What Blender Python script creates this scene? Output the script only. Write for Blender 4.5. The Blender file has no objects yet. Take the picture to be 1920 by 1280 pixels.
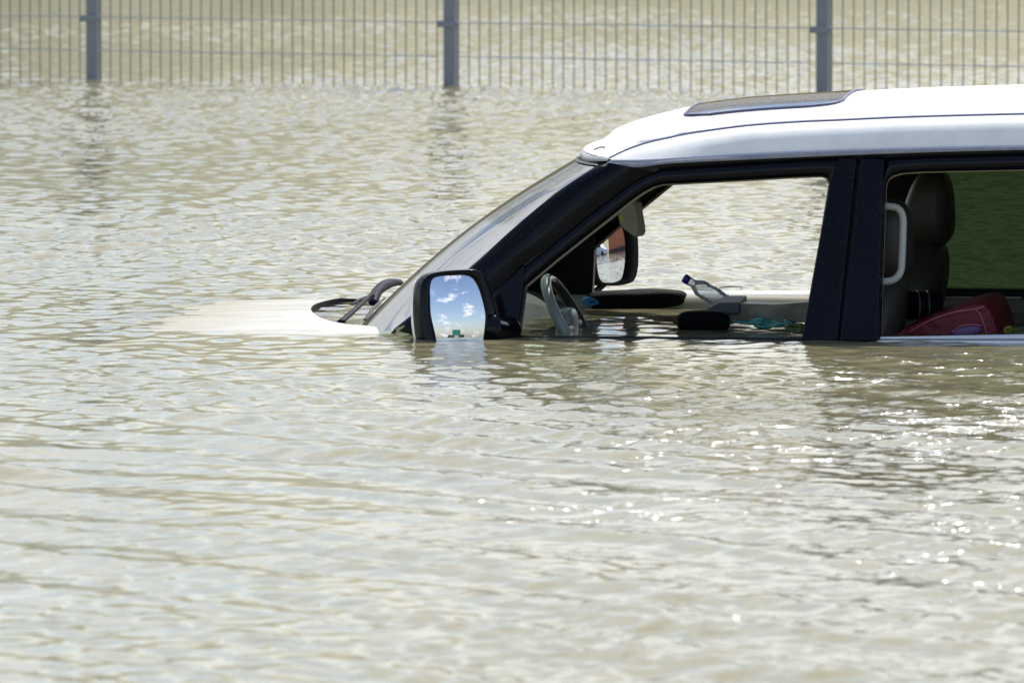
import bpy, math, random
import numpy as np
from mathutils import Vector, Matrix
random.seed(7); rng = np.random.default_rng(11)
C = bpy.context.scene.collection
sc = bpy.context.scene

# ------------------------------------------------------------------ camera
F = 16500.0; H = 2.0; TH = math.atan((640 + 464) / F)
cam_d = bpy.data.cameras.new('camera'); cam = bpy.data.objects.new('camera', cam_d); C.objects.link(cam)
cam.location = (0, 0, H); cam.rotation_euler = (math.pi/2 - TH, 0, 0)
cam_d.sensor_width = 36; cam_d.lens = F * 36 / 1920
cam_d.clip_start = 0.5; cam_d.clip_end = 8000
cam_d.dof.use_dof = True; cam_d.dof.focus_distance = 31.6; cam_d.dof.aperture_fstop = 9.8
sc.camera = cam
# ------------------------------------------------------------------ light
SUN_EL = math.radians(58); SUN_AZ = math.radians(22)          # azimuth clockwise from +Y
world = bpy.data.worlds.new('World'); sc.world = world; world.use_nodes = True
wn = world.node_tree; wn.nodes.clear()
def N(t, typ, **kw):
    n = t.nodes.new(typ)
    for k, v in kw.items(): setattr(n, k, v)
    return n
sky = N(wn, 'ShaderNodeTexSky', sky_type='NISHITA', sun_disc=False, sun_elevation=SUN_EL, sun_rotation=SUN_AZ,
        air_density=1.0, dust_density=1.1, ozone_density=1.0)
bg = N(wn, 'ShaderNodeBackground'); bg.inputs[1].default_value = 0.14
wo = N(wn, 'ShaderNodeOutputWorld')
tc = N(wn, 'ShaderNodeTexCoord')
no = N(wn, 'ShaderNodeTexNoise'); no.inputs['Scale'].default_value = 9; no.inputs['Detail'].default_value = 7; no.inputs['Roughness'].default_value = .62
mp = N(wn, 'ShaderNodeMapping'); mp.inputs['Scale'].default_value = (1, 1, 2.2); mp.inputs['Location'].default_value = (1.3, .4, .2)
wn.links.new(tc.outputs['Generated'], mp.inputs[0]); wn.links.new(mp.outputs[0], no.inputs['Vector'])
rp = N(wn, 'ShaderNodeValToRGB'); rp.color_ramp.elements[0].position = .54; rp.color_ramp.elements[1].position = .66
sxyz = N(wn, 'ShaderNodeSeparateXYZ'); wn.links.new(tc.outputs['Generated'], sxyz.inputs[0])
bia = N(wn, 'ShaderNodeMath', operation='MULTIPLY_ADD'); bia.use_clamp = True; bia.inputs[1].default_value = .16; bmx = N(wn, 'ShaderNodeMath', operation='MAXIMUM'); bmx.inputs[1].default_value = 0; wn.links.new(sxyz.outputs[1], bmx.inputs[0]); wn.links.new(bmx.outputs[0], bia.inputs[0]); wn.links.new(no.outputs['Fac'], bia.inputs[2])
wn.links.new(bia.outputs[0], rp.inputs[0])
mx = N(wn, 'ShaderNodeMix', data_type='RGBA'); mx.inputs[7].default_value = (9.6, 9.6, 9.7, 1)
cm = N(wn, 'ShaderNodeMath', operation='MULTIPLY'); cm.inputs[1].default_value = .8
wn.links.new(rp.outputs[0], cm.inputs[0]); wn.links.new(cm.outputs[0], mx.inputs[0])
wn.links.new(sky.outputs[0], mx.inputs[6]); wn.links.new(mx.outputs[2], bg.inputs[0]); wn.links.new(bg.outputs[0], wo.inputs[0])
sd = bpy.data.lights.new('sun', 'SUN'); sd.energy = 4.0; sd.angle = math.radians(.53); sd.color = (1, .96, .89)
sun = bpy.data.objects.new('sun', sd); C.objects.link(sun)
SUNV = Vector((math.sin(SUN_AZ)*math.cos(SUN_EL), math.cos(SUN_AZ)*math.cos(SUN_EL), math.sin(SUN_EL)))
sun.rotation_euler = SUNV.to_track_quat('Z', 'Y').to_euler(); sun.location = (10, 30, 30)
vs = sc.view_settings; vs.view_transform = 'Standard'; vs.look = 'None'; vs.exposure = 0.44; vs.gamma = 1
cy = sc.cycles if hasattr(sc, 'cycles') else None
sc.render.engine = 'CYCLES'; sc.cycles.use_denoising = True; sc.cycles.max_bounces = 12
sc.cycles.transparent_max_bounces = 16; sc.cycles.sample_clamp_indirect = 12

# ------------------------------------------------------------------ frames
FWD = np.array([0, math.cos(TH), -math.sin(TH)]); UP = np.array([0, math.sin(TH), math.cos(TH)]); RT = np.array([1., 0, 0])
CAMP = np.array([0, 0, H])
def ray(px, py): return FWD + RT*(px-960)/F + UP*(640-py)/F
def wz(px, py, z=0.0):                       # world point at height z
    d = ray(px, py); t = (z - H)/d[2]; return CAMP + d*t
def wy(px, py, Y):
    d = ray(px, py); return CAMP + d*(Y/d[1])
YAW = math.radians(9.3); ROLL = math.radians(1.6)
XA = np.array([math.cos(YAW), -math.sin(YAW), 0]); Y0 = np.array([math.sin(YAW), math.cos(YAW), 0]); Z0 = np.array([0, 0, 1.])
YA = Y0*math.cos(ROLL) + Z0*math.sin(ROLL); ZA = -Y0*math.sin(ROLL) + Z0*math.cos(ROLL)
R = np.stack([XA, YA, ZA], 1); O = wz(1300, 635)
def toL(p): return R.T @ (np.asarray(p) - O)
def toW(p): return O + R @ np.asarray(p)
CL = toL(CAMP)
KS = .28; W = 1.72                           # tumblehome slope, car width at the belt
def on(px, py, y0=0.0, k=0.0):               # car-local point where the view line meets the plane y = y0 + k z
    d = R.T @ ray(px, py); t = (y0 + k*CL[2] - CL[1])/(d[1] - k*d[2]); return CL + d*t
def side(px, py, off=0.0): return on(px, py, off, KS)
def onz(px, py, z=0.0):
    d = R.T @ ray(px, py); return CL + d*((z-CL[2])/d[2])
def proj(p):                                 # world -> pixel
    v = np.asarray(p) - CAMP; z = v@FWD; return 960 + F*(v@RT)/z, 640 - F*(v@UP)/z

# ------------------------------------------------------------------ materials
def mat(name):
    m = bpy.data.materials.new(name); m.use_nodes = True; m.node_tree.nodes.clear(); return m, m.node_tree
def princ(name, col, rough=.5, metal=0, coat=0, noise=None, specks=None, bump=None, sheen=0, spec=.5, coatr=.03):
    """noise=(scale, colour2, lo, hi): patches of a second colour; specks=(scale, colour, size)"""
    m, t = mat(name); p = N(t, 'ShaderNodeBsdfPrincipled'); o = N(t, 'ShaderNodeOutputMaterial'); t.links.new(p.outputs[0], o.inputs[0])
    p.inputs['Base Color'].default_value = (*col, 1); p.inputs['Roughness'].default_value = rough; p.inputs['Metallic'].default_value = metal
    p.inputs['Coat Weight'].default_value = coat; p.inputs['Coat Roughness'].default_value = coatr; p.inputs['Specular IOR Level'].default_value = spec
    tcn = N(t, 'ShaderNodeTexCoord'); cur = None
    if noise:
        n = N(t, 'ShaderNodeTexNoise'); n.inputs['Scale'].default_value = noise[0]; n.inputs['Detail'].default_value = 8; n.inputs['Roughness'].default_value = .65
        t.links.new(tcn.outputs['Object'], n.inputs['Vector'])
        mr = N(t, 'ShaderNodeMapRange'); mr.inputs[1].default_value = noise[2]; mr.inputs[2].default_value = noise[3]
        t.links.new(n.outputs['Fac'], mr.inputs[0])
        x = N(t, 'ShaderNodeMix', data_type='RGBA'); x.inputs[6].default_value = (*col, 1); x.inputs[7].default_value = (*noise[1], 1)
        t.links.new(mr.outputs[0], x.inputs[0]); cur = x.outputs[2]
    if specks:
        v = N(t, 'ShaderNodeTexVoronoi'); v.inputs['Scale'].default_value = specks[0]; v.inputs['Randomness'].default_value = 1
        t.links.new(tcn.outputs['Object'], v.inputs['Vector'])
        n2 = N(t, 'ShaderNodeTexNoise'); n2.inputs['Scale'].default_value = specks[0]*.13; t.links.new(tcn.outputs['Object'], n2.inputs['Vector'])
        mm = N(t, 'ShaderNodeMath', operation='MULTIPLY'); mm.inputs[1].default_value = specks[2]*2; t.links.new(n2.outputs['Fac'], mm.inputs[0])
        lt = N(t, 'ShaderNodeMath', operation='LESS_THAN'); t.links.new(v.outputs['Distance'], lt.inputs[0]); t.links.new(mm.outputs[0], lt.inputs[1])
        x = N(t, 'ShaderNodeMix', data_type='RGBA'); x.inputs[7].default_value = (*specks[1], 1)
        if cur: t.links.new(cur, x.inputs[6])
        else: x.inputs[6].default_value = (*col, 1)
        t.links.new(lt.outputs[0], x.inputs[0]); cur = x.outputs[2]
        rr = N(t, 'ShaderNodeMapRange'); rr.inputs[3].default_value = rough; rr.inputs[4].default_value = .8
        t.links.new(lt.outputs[0], rr.inputs[0]); t.links.new(rr.outputs[0], p.inputs['Roughness'])
    if cur: t.links.new(cur, p.inputs['Base Color'])
    if bump:
        n = N(t, 'ShaderNodeTexNoise'); n.inputs['Scale'].default_value = bump[0]; n.inputs['Detail'].default_value = 4; t.links.new(tcn.outputs['Object'], n.inputs['Vector'])
        b = N(t, 'ShaderNodeBump'); b.inputs['Strength'].default_value = bump[1]; b.inputs['Distance'].default_value = bump[2]
        t.links.new(n.outputs['Fac'], b.inputs['Height']); t.links.new(b.outputs[0], p.inputs['Normal'])
    return m
def glass(name, tint, dust=0.0, dcol=(.30, .28, .2), dscale=60, refl=1.0, clean=None, ior=1.5):
    """thin pane: tinted see-through, Fresnel gloss, dust as a diffuse film"""
    m, t = mat(name); o = N(t, 'ShaderNodeOutputMaterial')
    tr = N(t, 'ShaderNodeBsdfTransparent'); tr.inputs[0].default_value = (*tint, 1)
    gl = N(t, 'ShaderNodeBsdfGlossy'); gl.inputs['Roughness'].default_value = .01; gl.inputs[0].default_value = (refl, refl, refl, 1)
    df = N(t, 'ShaderNodeBsdfDiffuse'); df.inputs[0].default_value = (*dcol, 1)
    fr = N(t, 'ShaderNodeFresnel'); fr.inputs[0].default_value = ior
    m1 = N(t, 'ShaderNodeMixShader'); m2 = N(t, 'ShaderNodeMixShader')
    tcn = N(t, 'ShaderNodeTexCoord'); n = N(t, 'ShaderNodeTexNoise'); n.inputs['Scale'].default_value = dscale; n.inputs['Detail'].default_value = 9; n.inputs['Roughness'].default_value = .75
    t.links.new(tcn.outputs['Object'], n.inputs['Vector'])
    mr = N(t, 'ShaderNodeMapRange'); mr.inputs[1].default_value = .3; mr.inputs[2].default_value = .7; mr.inputs[3].default_value = dust*.3; mr.inputs[4].default_value = min(1, dust*1.7)
    t.links.new(n.outputs['Fac'], mr.inputs[0]); fac = mr.outputs[0]
    if clean:      # an attribute-driven wiped strip
        at = N(t, 'ShaderNodeAttribute', attribute_name=clean); mu = N(t, 'ShaderNodeMath', operation='MULTIPLY')
        t.links.new(fac, mu.inputs[0]); t.links.new(at.outputs['Fac'], mu.inputs[1]); fac = mu.outputs[0]
    t.links.new(fr.outputs[0], m1.inputs[0]); t.links.new(tr.outputs[0], m1.inputs[1]); t.links.new(gl.outputs[0], m1.inputs[2])
    t.links.new(fac, m2.inputs[0]); t.links.new(m1.outputs[0], m2.inputs[1]); t.links.new(df.outputs[0], m2.inputs[2])
    t.links.new(m2.outputs[0], o.inputs[0]); return m

M = {}
M['white'] = princ('white_car_paint', (.84, .82, .78), .25, coat=.35, noise=(7, (.70, .69, .66), .45, .8))
M['dull'] = princ('dull_black_plastic', (.003, .003, .004), .6, spec=.04)
M['wetwhite'] = princ('silted_white_paint', (.49, .485, .47), .5, spec=.25, noise=(3.5, (.36, .34, .28), .42, .72), bump=(14, .5, .01))
_t = M['wetwhite'].node_tree; _p = [n for n in _t.nodes if n.type == 'BSDF_PRINCIPLED'][0]; _src = _p.inputs['Base Color'].links[0].from_socket
_tc = N(_t, 'ShaderNodeTexCoord'); _sx = N(_t, 'ShaderNodeSeparateXYZ'); _t.links.new(_tc.outputs['Object'], _sx.inputs[0])
_n = N(_t, 'ShaderNodeTexNoise'); _n.inputs['Scale'].default_value = 2.2; _n.inputs['Detail'].default_value = 6; _mp = N(_t, 'ShaderNodeMapping'); _mp.inputs['Scale'].default_value = (.8, 5, 1)
_t.links.new(_tc.outputs['Object'], _mp.inputs[0]); _t.links.new(_mp.outputs[0], _n.inputs['Vector'])
_a = N(_t, 'ShaderNodeMath', operation='MULTIPLY_ADD'); _a.inputs[1].default_value = 1.2; _t.links.new(_n.outputs['Fac'], _a.inputs[0]); _t.links.new(_sx.outputs[0], _a.inputs[2])
_m = N(_t, 'ShaderNodeMapRange'); _m.inputs[1].default_value = -.72; _m.inputs[2].default_value = -1.5; _t.links.new(_a.outputs[0], _m.inputs[0])
_x = N(_t, 'ShaderNodeMix', data_type='RGBA'); _x.inputs[7].default_value = (.26, .235, .155, 1); _t.links.new(_m.outputs[0], _x.inputs[0]); _t.links.new(_src, _x.inputs[6]); _t.links.new(_x.outputs[2], _p.inputs['Base Color'])
M['navy'] = princ('gloss_dark_pillar_paint', (.0010, .0011, .0032), .12, spec=.16, specks=(200, (.18, .18, .18), .085), noise=(3, (.003, .003, .009), .4, .7))
M['black'] = princ('black_trim_rubber', (.005, .005, .008), .4, spec=.2, noise=(30, (.012, .012, .015), .4, .7))
M['blackgloss'] = princ('black_gloss_plastic', (.002, .002, .005), .14, spec=.2)
M['slate'] = princ('weathered_wiper_plastic', (.008, .009, .018), .6, spec=.10, noise=(60, (.022, .023, .032), .4, .7))
M['chrome'] = princ('bright_trim_metal', (.62, .62, .66), .18, metal=1)
M['trim'] = princ('grey_roof_trim', (.20, .205, .25), .28, noise=(25, (.30, .29, .25), .42, .7))
M['ditch'] = princ('roof_channel_rubber', (.10, .10, .19), .45)
M['beige'] = princ('beige_cabin_plastic', (.27, .25, .19), .55, noise=(12, (.28, .26, .19), .4, .7))
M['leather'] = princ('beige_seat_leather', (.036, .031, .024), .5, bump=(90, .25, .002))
M['headliner'] = princ('fabric_headliner', (.22, .21, .17), .9)
M['handle'] = princ('pale_grab_handle_plastic', (.40, .39, .34), .5)
M['darkcabin'] = princ('dark_cabin_plastic', (.012, .012, .014), .6)
M['wheelgrip'] = princ('steering_wheel_leather', (.17, .19, .17), .38)
M['wheelblack'] = princ('black_wheel_leather', (.014, .013, .01), .55, bump=(120, .3, .001))
M['mirror'] = princ('mirror_glass', (.68, .68, .74), .012, metal=1, specks=(300, (.05, .05, .06), .07))
M['mirrorclean'] = princ('mirror_glass_clean', (.86, .87, .88), .004, metal=1)
M['amber'] = princ('pale_indicator_lens', (.62, .60, .55), .2)
M['windshield'] = glass('windscreen_glass', (.62, .74, .64), .34, (.085, .080, .052), 45, refl=.38, clean='clean')
M['sideglass'] = glass('tinted_rear_glass', (.030, .050, .022), .006, refl=.10)
M['sunroof'] = glass('dusty_sunroof_glass', (.03, .035, .04), .85, (.085, .070, .052), 90, clean='clean', refl=.45)
M['fence'] = princ('grey_powder_coated_steel', (.20, .215, .235), .5, metal=.0, noise=(14, (.21, .23, .26), .4, .7))
M['wire'] = princ('galvanised_mesh_wire', (.085, .12, .115), .45)
M['hwire'] = princ('pale_mesh_wire', (.34, .38, .42), .4)
M['red'] = princ('red_bag_fabric', (.13, .002, .010), .6, bump=(18, 1, .02))
M['redseam'] = princ('pink_bag_piping', (.55, .14, .22), .5)
M['purple'] = princ('purple_bag_lining', (.12, .06, .18), .5)
M['teal'] = princ('teal_wet_plastic', (.012, .13, .11), .25, noise=(26, (.06, .26, .22), .48, .56))
M['leaf'] = princ('green_leaf', (.05, .075, .008), .4)
M['brownleaf'] = princ('brown_sodden_card', (.10, .055, .02), .5)
M['bluecloth'] = princ('blue_wet_cloth', (.01, .12, .32), .4)
M['cap'] = princ('blue_bottle_cap', (.01, .015, .22), .35)
M['foam'] = princ('black_wet_foam', (.003, .003, .0035), .7, spec=.06, bump=(30, .4, .006))
M['card'] = princ('sodden_beige_panel', (.24, .225, .17), .5, noise=(9, (.13, .12, .08), .4, .6))
M['twig'] = princ('dark_twig', (.02, .014, .012), .6)

# ------------------------------------------------------------------ mesh helpers
def mesh(name, verts, faces, m, parent=None, smooth=True, mats=None, fm=None):
    me = bpy.data.meshes.new(name); me.from_pydata([tuple(map(float, v)) for v in verts], [], [tuple(map(int, f)) for f in faces])
    for q in (mats or [m]): me.materials.append(q)
    if fm is not None: me.polygons.foreach_set('material_index', fm)
    if smooth: me.polygons.foreach_set('use_smooth', [True]*len(me.polygons))
    me.update(); o = bpy.data.objects.new(name, me); C.objects.link(o)
    if parent: o.parent = parent
    return o
def tag(o, label=None, cat=None, group=None, kind=None):
    if label: o['label'] = label
    if cat: o['category'] = cat
    if group: o['group'] = group
    if kind: o['kind'] = kind
    return o
def empty(name, loc=(0, 0, 0), mtx=None):
    o = bpy.data.objects.new(name, None); C.objects.link(o); o.empty_display_size = .2
    if mtx is not None: o.matrix_world = mtx
    else: o.location = loc
    return o
def bevel(o, w=.003, s=2, ang=35):
    b = o.modifiers.new('bevel', 'BEVEL'); b.width = w; b.segments = s; b.limit_method = 'ANGLE'; b.angle_limit = math.radians(ang)
    return o
def subd(o, l=2):
    s = o.modifiers.new('sub', 'SUBSURF'); s.levels = l; s.render_levels = l; return o
def cr(pts, n, closed=False):
    """Catmull-Rom resample to n points evenly by length"""
    P = np.array(pts, float)
    if closed: P = np.vstack([P[-1], P, P[0], P[1]])
    else: P = np.vstack([2*P[0]-P[1], P, 2*P[-1]-P[-2]])
    out = []
    for i in range(1, len(P)-2):
        p0, p1, p2, p3 = P[i-1:i+3]
        for t in np.linspace(0, 1, 16, endpoint=False):
            out.append(.5*((2*p1)+(-p0+p2)*t+(2*p0-5*p1+4*p2-p3)*t*t+(-p0+3*p1-3*p2+p3)*t**3))
    out.append(P[-2]); out = np.array(out)
    d = np.r_[0, np.cumsum(np.linalg.norm(np.diff(out, axis=0), axis=1))]
    s = np.linspace(0, d[-1], n, endpoint=not closed)
    return np.stack([np.interp(s, d, out[:, k]) for k in range(out.shape[1])], 1)
def lin(pts, n):
    P = np.array(pts, float); d = np.r_[0, np.cumsum(np.linalg.norm(np.diff(P, axis=0), axis=1))]
    s = np.linspace(0, d[-1], n); return np.stack([np.interp(s, d, P[:, k]) for k in range(P.shape[1])], 1)
def mir(P): P = np.array(P, float).copy(); P[..., 1] = W - P[..., 1]; return P
def loft(name, curves, m, parent=None, closed=False, flip=False, both=False, thick=0, smooth=True):
    """surface through a list of equal-length curves"""
    G = np.array(curves); a, b, _ = G.shape; V = G.reshape(-1, 3); Fc = []
    for i in range(a-1 + (1 if closed else 0)):
        for j in range(b-1):
            q = (i*b+j, i*b+j+1, ((i+1) % a)*b+j+1, ((i+1) % a)*b+j); Fc.append(q[::-1] if flip else q)
    o = mesh(name, V, Fc, m, parent, smooth)
    if thick:
        s = o.modifiers.new('solid', 'SOLIDIFY'); s.thickness = abs(thick); s.offset = 1 if thick > 0 else -1
    return o
def prism(name, outer, inner, m, parent=None, bev=.003, smooth=False):
    """closed solid between two equal outlines (front face, back face)"""
    n = len(outer); V = list(outer) + list(inner); Fc = [tuple(range(n)), tuple(range(2*n-1, n-1, -1))]
    for i in range(n): j = (i+1) % n; Fc.append((j, i, n+i, n+j))
    o = mesh(name, V, Fc, m, parent, smooth)
    if bev: bevel(o, bev)
    return o
def sideprism(name, px, m, parent, off=0, th=.04, bev=.003, far=False):
    a = [side(x, y, off) for x, y in px]; b = [p + np.array([0, th, -th*KS*0]) for p in a]
    if far: a, b = mir(a), mir(b)
    return prism(name, a, b, m, parent, bev)
def tube(name, pts, r, m, parent=None, n=10, res=None, cap=True, flat=1.0):
    P = cr(pts, res or max(6, len(pts)*6)) if len(pts) > 2 else np.array(pts, float)
    rad = np.interp(np.linspace(0, 1, len(P)), np.linspace(0, 1, len(np.atleast_1d(r))), np.atleast_1d(r)) if np.ndim(r) else np.full(len(P), r)
    T = np.gradient(P, axis=0); T /= np.linalg.norm(T, axis=1)[:, None]
    up = np.array([0, 0, 1.]) if abs(T[0][2]) < .9 else np.array([1., 0, 0]); V = []
    for i in range(len(P)):
        u = np.cross(T[i], up); u /= np.linalg.norm(u); v = np.cross(u, T[i])
        if i: up = v
        for k in range(n):
            a = 2*math.pi*k/n; V.append(P[i] + rad[i]*(u*math.cos(a) + v*flat*math.sin(a)))
    Fc = [(i*n+k, i*n+(k+1) % n, (i+1)*n+(k+1) % n, (i+1)*n+k) for i in range(len(P)-1) for k in range(n)]
    if cap: Fc += [tuple(range(n))[::-1], tuple((len(P)-1)*n+k for k in range(n))]
    return mesh(name, V, Fc, m, parent)
def lathe(name, prof, m, parent=None, n=28, mtx=None, jitter=0):
    V = []
    for i, (r, z) in enumerate(prof):
        for k in range(n):
            a = 2*math.pi*k/n; rr = r*(1 + jitter*math.sin(3*a+i*1.7)*math.sin(i*2.3+a)); V.append((rr*math.cos(a), rr*math.sin(a), z))
    Fc = [(i*n+k, i*n+(k+1) % n, (i+1)*n+(k+1) % n, (i+1)*n+k) for i in range(len(prof)-1) for k in range(n)]
    Fc += [tuple(range(n))[::-1], tuple((len(prof)-1)*n+k for k in range(n))]
    if mtx is not None: V = [mtx @ Vector(v) for v in V]
    return mesh(name, V, Fc, m, parent)
def box(name, c, s, m, parent=None, bev=.004, rot=None):
    c = np.array(c, float); h = np.array(s, float)/2; V = []
    for x in (-1, 1):
        for y in (-1, 1):
            for z in (-1, 1):
                v = np.array([x, y, z])*h
                if rot is not None: v = np.array(rot @ Vector(v))
                V.append(c + v)
    Fc = [(0, 1, 3, 2), (4, 6, 7, 5), (0, 4, 5, 1), (2, 3, 7, 6), (0, 2, 6, 4), (1, 5, 7, 3)]
    o = mesh(name, V, Fc, m, parent, False)
    if bev: bevel(o, bev, 3)
    return o
def pillow(name, c, s, m, parent=None, e=3.0, rot=None, n=24, jit=0.0, pinch=None):
    """superellipsoid cushion"""
    V = []; Fc = []; c = np.array(c, float); sg = lambda v, p: math.copysign(abs(v)**p, v)
    for i in range(n+1):
        a = -math.pi/2 + math.pi*i/n
        for k in range(2*n):
            b = math.pi*k/n; p = 2/e
            v = np.array([sg(math.cos(a), p)*sg(math.cos(b), p)*s[0]/2, sg(math.cos(a), p)*sg(math.sin(b), p)*s[1]/2, sg(math.sin(a), p)*s[2]/2])
            if pinch: v = pinch(v)
            if jit: v *= 1 + jit*math.sin(v[0]*37+v[2]*21)*math.sin(v[1]*33+1)
            if rot is not None: v = np.array(rot @ Vector(v))
            V.append(c + v)
    m2 = 2*n
    for i in range(n):
        for k in range(m2): Fc.append((i*m2+k, i*m2+(k+1) % m2, (i+1)*m2+(k+1) % m2, (i+1)*m2+k))
    return mesh(name, V, Fc, m, parent)
def gridsurf(name, fn, nu, nv, m, parent=None, flip=False):
    V = [fn(u, v) for u in np.linspace(0, 1, nu) for v in np.linspace(0, 1, nv)]
    Fc = []
    for i in range(nu-1):
        for j in range(nv-1):
            q = (i*nv+j, i*nv+j+1, (i+1)*nv+j+1, (i+1)*nv+j); Fc.append(q[::-1] if flip else q)
    return mesh(name, V, Fc, m, parent)

# ================================================================== THE CAR
MW = Matrix(((XA[0], YA[0], ZA[0], O[0]), (XA[1], YA[1], ZA[1], O[1]), (XA[2], YA[2], ZA[2], O[2]), (0, 0, 0, 1)))
car = empty('flooded_car', mtx=MW)
tag(car, 'white off-road car with dark pillars submerged to its windows in brown flood water', 'car')
REAR = 2.45
# ---- roof: curves running front to back
def extend(P, z=None):
    P = [np.array(p) for p in P]; d = (P[-1]-P[-2]); d /= abs(d[0]); d[2] *= .25
    while P[-1][0] < REAR:
        P.append(P[-1] + d*.3); d[2] -= .012
    return P
gut_px = [(1146, 300), (1200, 300), (1258, 297), (1398, 288.5), (1560, 281.5), (1740, 276.5), (1920, 273)]
gut = extend([side(*p) for p in gut_px])
dit_px = [(1142, 297), (1177, 280.6), (1216, 267.6), (1260, 258), (1294, 251), (1398, 237), (1500, 229.5), (1560, 227), (1707, 220.5), (1920, 215)]
DY = .10
dit = []
for i, p in enumerate(dit_px):
    f = min(1, i/3.0); gy = .165 + .012; dit.append(on(p[0], p[1], gy + DY*f**.7))
dit = extend(dit)
sil_px = [(1103, 268), (1138, 246.8), (1190, 226), (1242, 211.6), (1307, 196), (1398, 184), (1480, 178.2), (1560, 173.9), (1650, 168), (1760, 163), (1920, 158.5)]
sil = extend([on(p[0], p[1], 1.17) for p in sil_px])
NR = 90
def byx(P, xs): P = np.array(P); return np.interp(xs, P[:, 0], P[:, 2])
Gc = cr(gut, NR); Dc = cr(dit, NR)
CURV = .115
S_ = np.array(sil); ZX = np.linspace(S_[0][0]-.12, REAR, 140); ZC = np.interp(ZX, S_[:, 0], S_[:, 2]) + .012
def crown(y, xstart):
    """roof line at lateral y, between ditch and centre, height from the silhouette"""
    u = np.linspace(0, 1, NR)**1.25; xs = xstart + u*(REAR - xstart)
    zc = np.interp(xs, ZX, ZC)
    # blend from ditch height to crown height
    zd = np.interp(xs, Dc[:, 0], Dc[:, 2]); yd = .27
    w = np.clip((y-yd)/(.86-yd), 0, 1); w = 1-(1-w)**2
    z = zd*(1-w) + zc*w
    return np.stack([xs, np.full(NR, y), z], 1)
x0 = Dc[0][0]; HAMP = x0 - sil[0][0] - .055; HZA = sil[0][2] + .010 - Dc[0][2]; print('HEAD', HAMP, HZA)
def xhead(y): # header plan bulge
    w = np.clip((y-.18)/(.86-.18), 0, 1); return x0 - HAMP*(1-(1-w)**2.4)
sx = np.array([1070, 1088] + [p[0] for p in sil_px] + [2600.]); sy = np.array([310, 283] + [p[1] for p in sil_px] + [146.])
for it in range(10):
    CY = []
    for y in (.3, .4, .5, .6, .7, .78, .86):
        P = crown(y, xhead(y)); CY.append(P)
        if y < .86: CY.append(mir(P))
    num = np.zeros_like(ZX); best = np.full(len(ZX), 1e9)
    for P in CY:
        Wp = (R @ P.T).T + O; v = Wp - CAMP; zz = v@FWD; px = 960 + F*(v@RT)/zz; py = 640 - F*(v@UP)/zz
        e = py - np.interp(px, sx, sy); ee = np.interp(ZX, P[:, 0], e); best = np.minimum(best, ee)
    best = np.where(ZX < xhead(.86), best[np.searchsorted(ZX, xhead(.86))], best)
    ZC = ZC + np.clip(best/560, -.03, .03)*.8; ZC = np.convolve(np.pad(ZC, 2, mode='edge'), np.ones(5)/5, 'valid')
print('SILERR', np.abs(best[20:100]).max(), ZC[:40:5])
HZA = float(np.interp(xhead(.86), ZX, ZC)) - Dc[0][2]
cs = []
def blend_front(P, y):
    """pull the first stations down into the rounded header"""
    n = 6; hz = HEADZ(y)
    for i in range(n):
        f = i/n; P[i, 2] = min(P[i, 2], hz*(1-f) + P[i, 2]*f) if True else P[i, 2]
    return P
def HEADZ(y):
    w = np.clip((y-.18)/(.86-.18), 0, 1); return Dc[0][2] + HZA*(1-(1-w)**1.6)
ys = [.31, .38, .47, .57, .67, .77, .86]
crowns = [blend_front(crown(y, xhead(y)), y) for y in ys]
sh = []
for f in (.25, .5, .75):
    P = Gc*(1-f) + Dc*f; P = P + np.stack([0*P[:, 0], -.022*np.sin(math.pi*f)*np.ones(NR), .018*np.sin(math.pi*f)*np.ones(NR)], 1)*np.clip(np.linspace(0, 6, NR), 0, 1)[:, None]
    sh.append(P)
dl = .011
Din = Dc + [0, -.002, .003]; Din2 = Dc + [0, dl*2, .005]; D2 = Dc + [0, dl*2+.004, .001]
near_half = [Gc] + sh + [Dc]
top_half = [D2] + crowns
allc = top_half + [mir(c) for c in top_half[:-1]][::-1]
roof = loft('roof', allc, M['white'], car, flip=False)
for far in (0, 1):
    q = [mir(c) for c in near_half] if far else near_half
    loft('roof_rail_panel', q, M['white'], car)
    q = [Dc, Din, Din2, D2]; q = [mir(c) for c in q] if far else q
    loft('roof_channel', q, M['ditch'], car)
# headliner inside
hl = [c + [0, 0, -.045] for c in [Gc + [0, .02, 0]] + [D2] + crowns]; hl = hl + [mir(c) for c in hl[:-1]][::-1]
loft('headliner', hl, M['headliner'], car)
# gutter trim strip
tl_px = [(1128, 312), (1160, 313.5), (1206, 313), (1255, 306.5), (1398, 299.2), (1560, 292), (1740, 285.5), (1920, 281)]
tlo = cr(extend([side(*p) for p in tl_px]), NR)
for far in (0, 1):
    q = [Gc + [0, -.001, 0], (Gc*.75+tlo*.25) + [0, -.008, 0], (Gc*.5+tlo*.5) + [0, -.014, 0], tlo + [0, -.015, 0.003], tlo + [0, -.014, 0], tlo + [0, .004, 0]]
    loft('gutter_trim', [mir(c) for c in q] if far else q, M['trim'], car, flip=True)
    q = [Gc + [0, -.0055, .001], Gc + [0, -.0085, -.002], Gc + [0, -.0085, -.0035], Gc + [0, -.005, -.006]]
    loft('bright_line', [mir(c) for c in q] if far else q, M['chrome'], car, flip=True)
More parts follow.
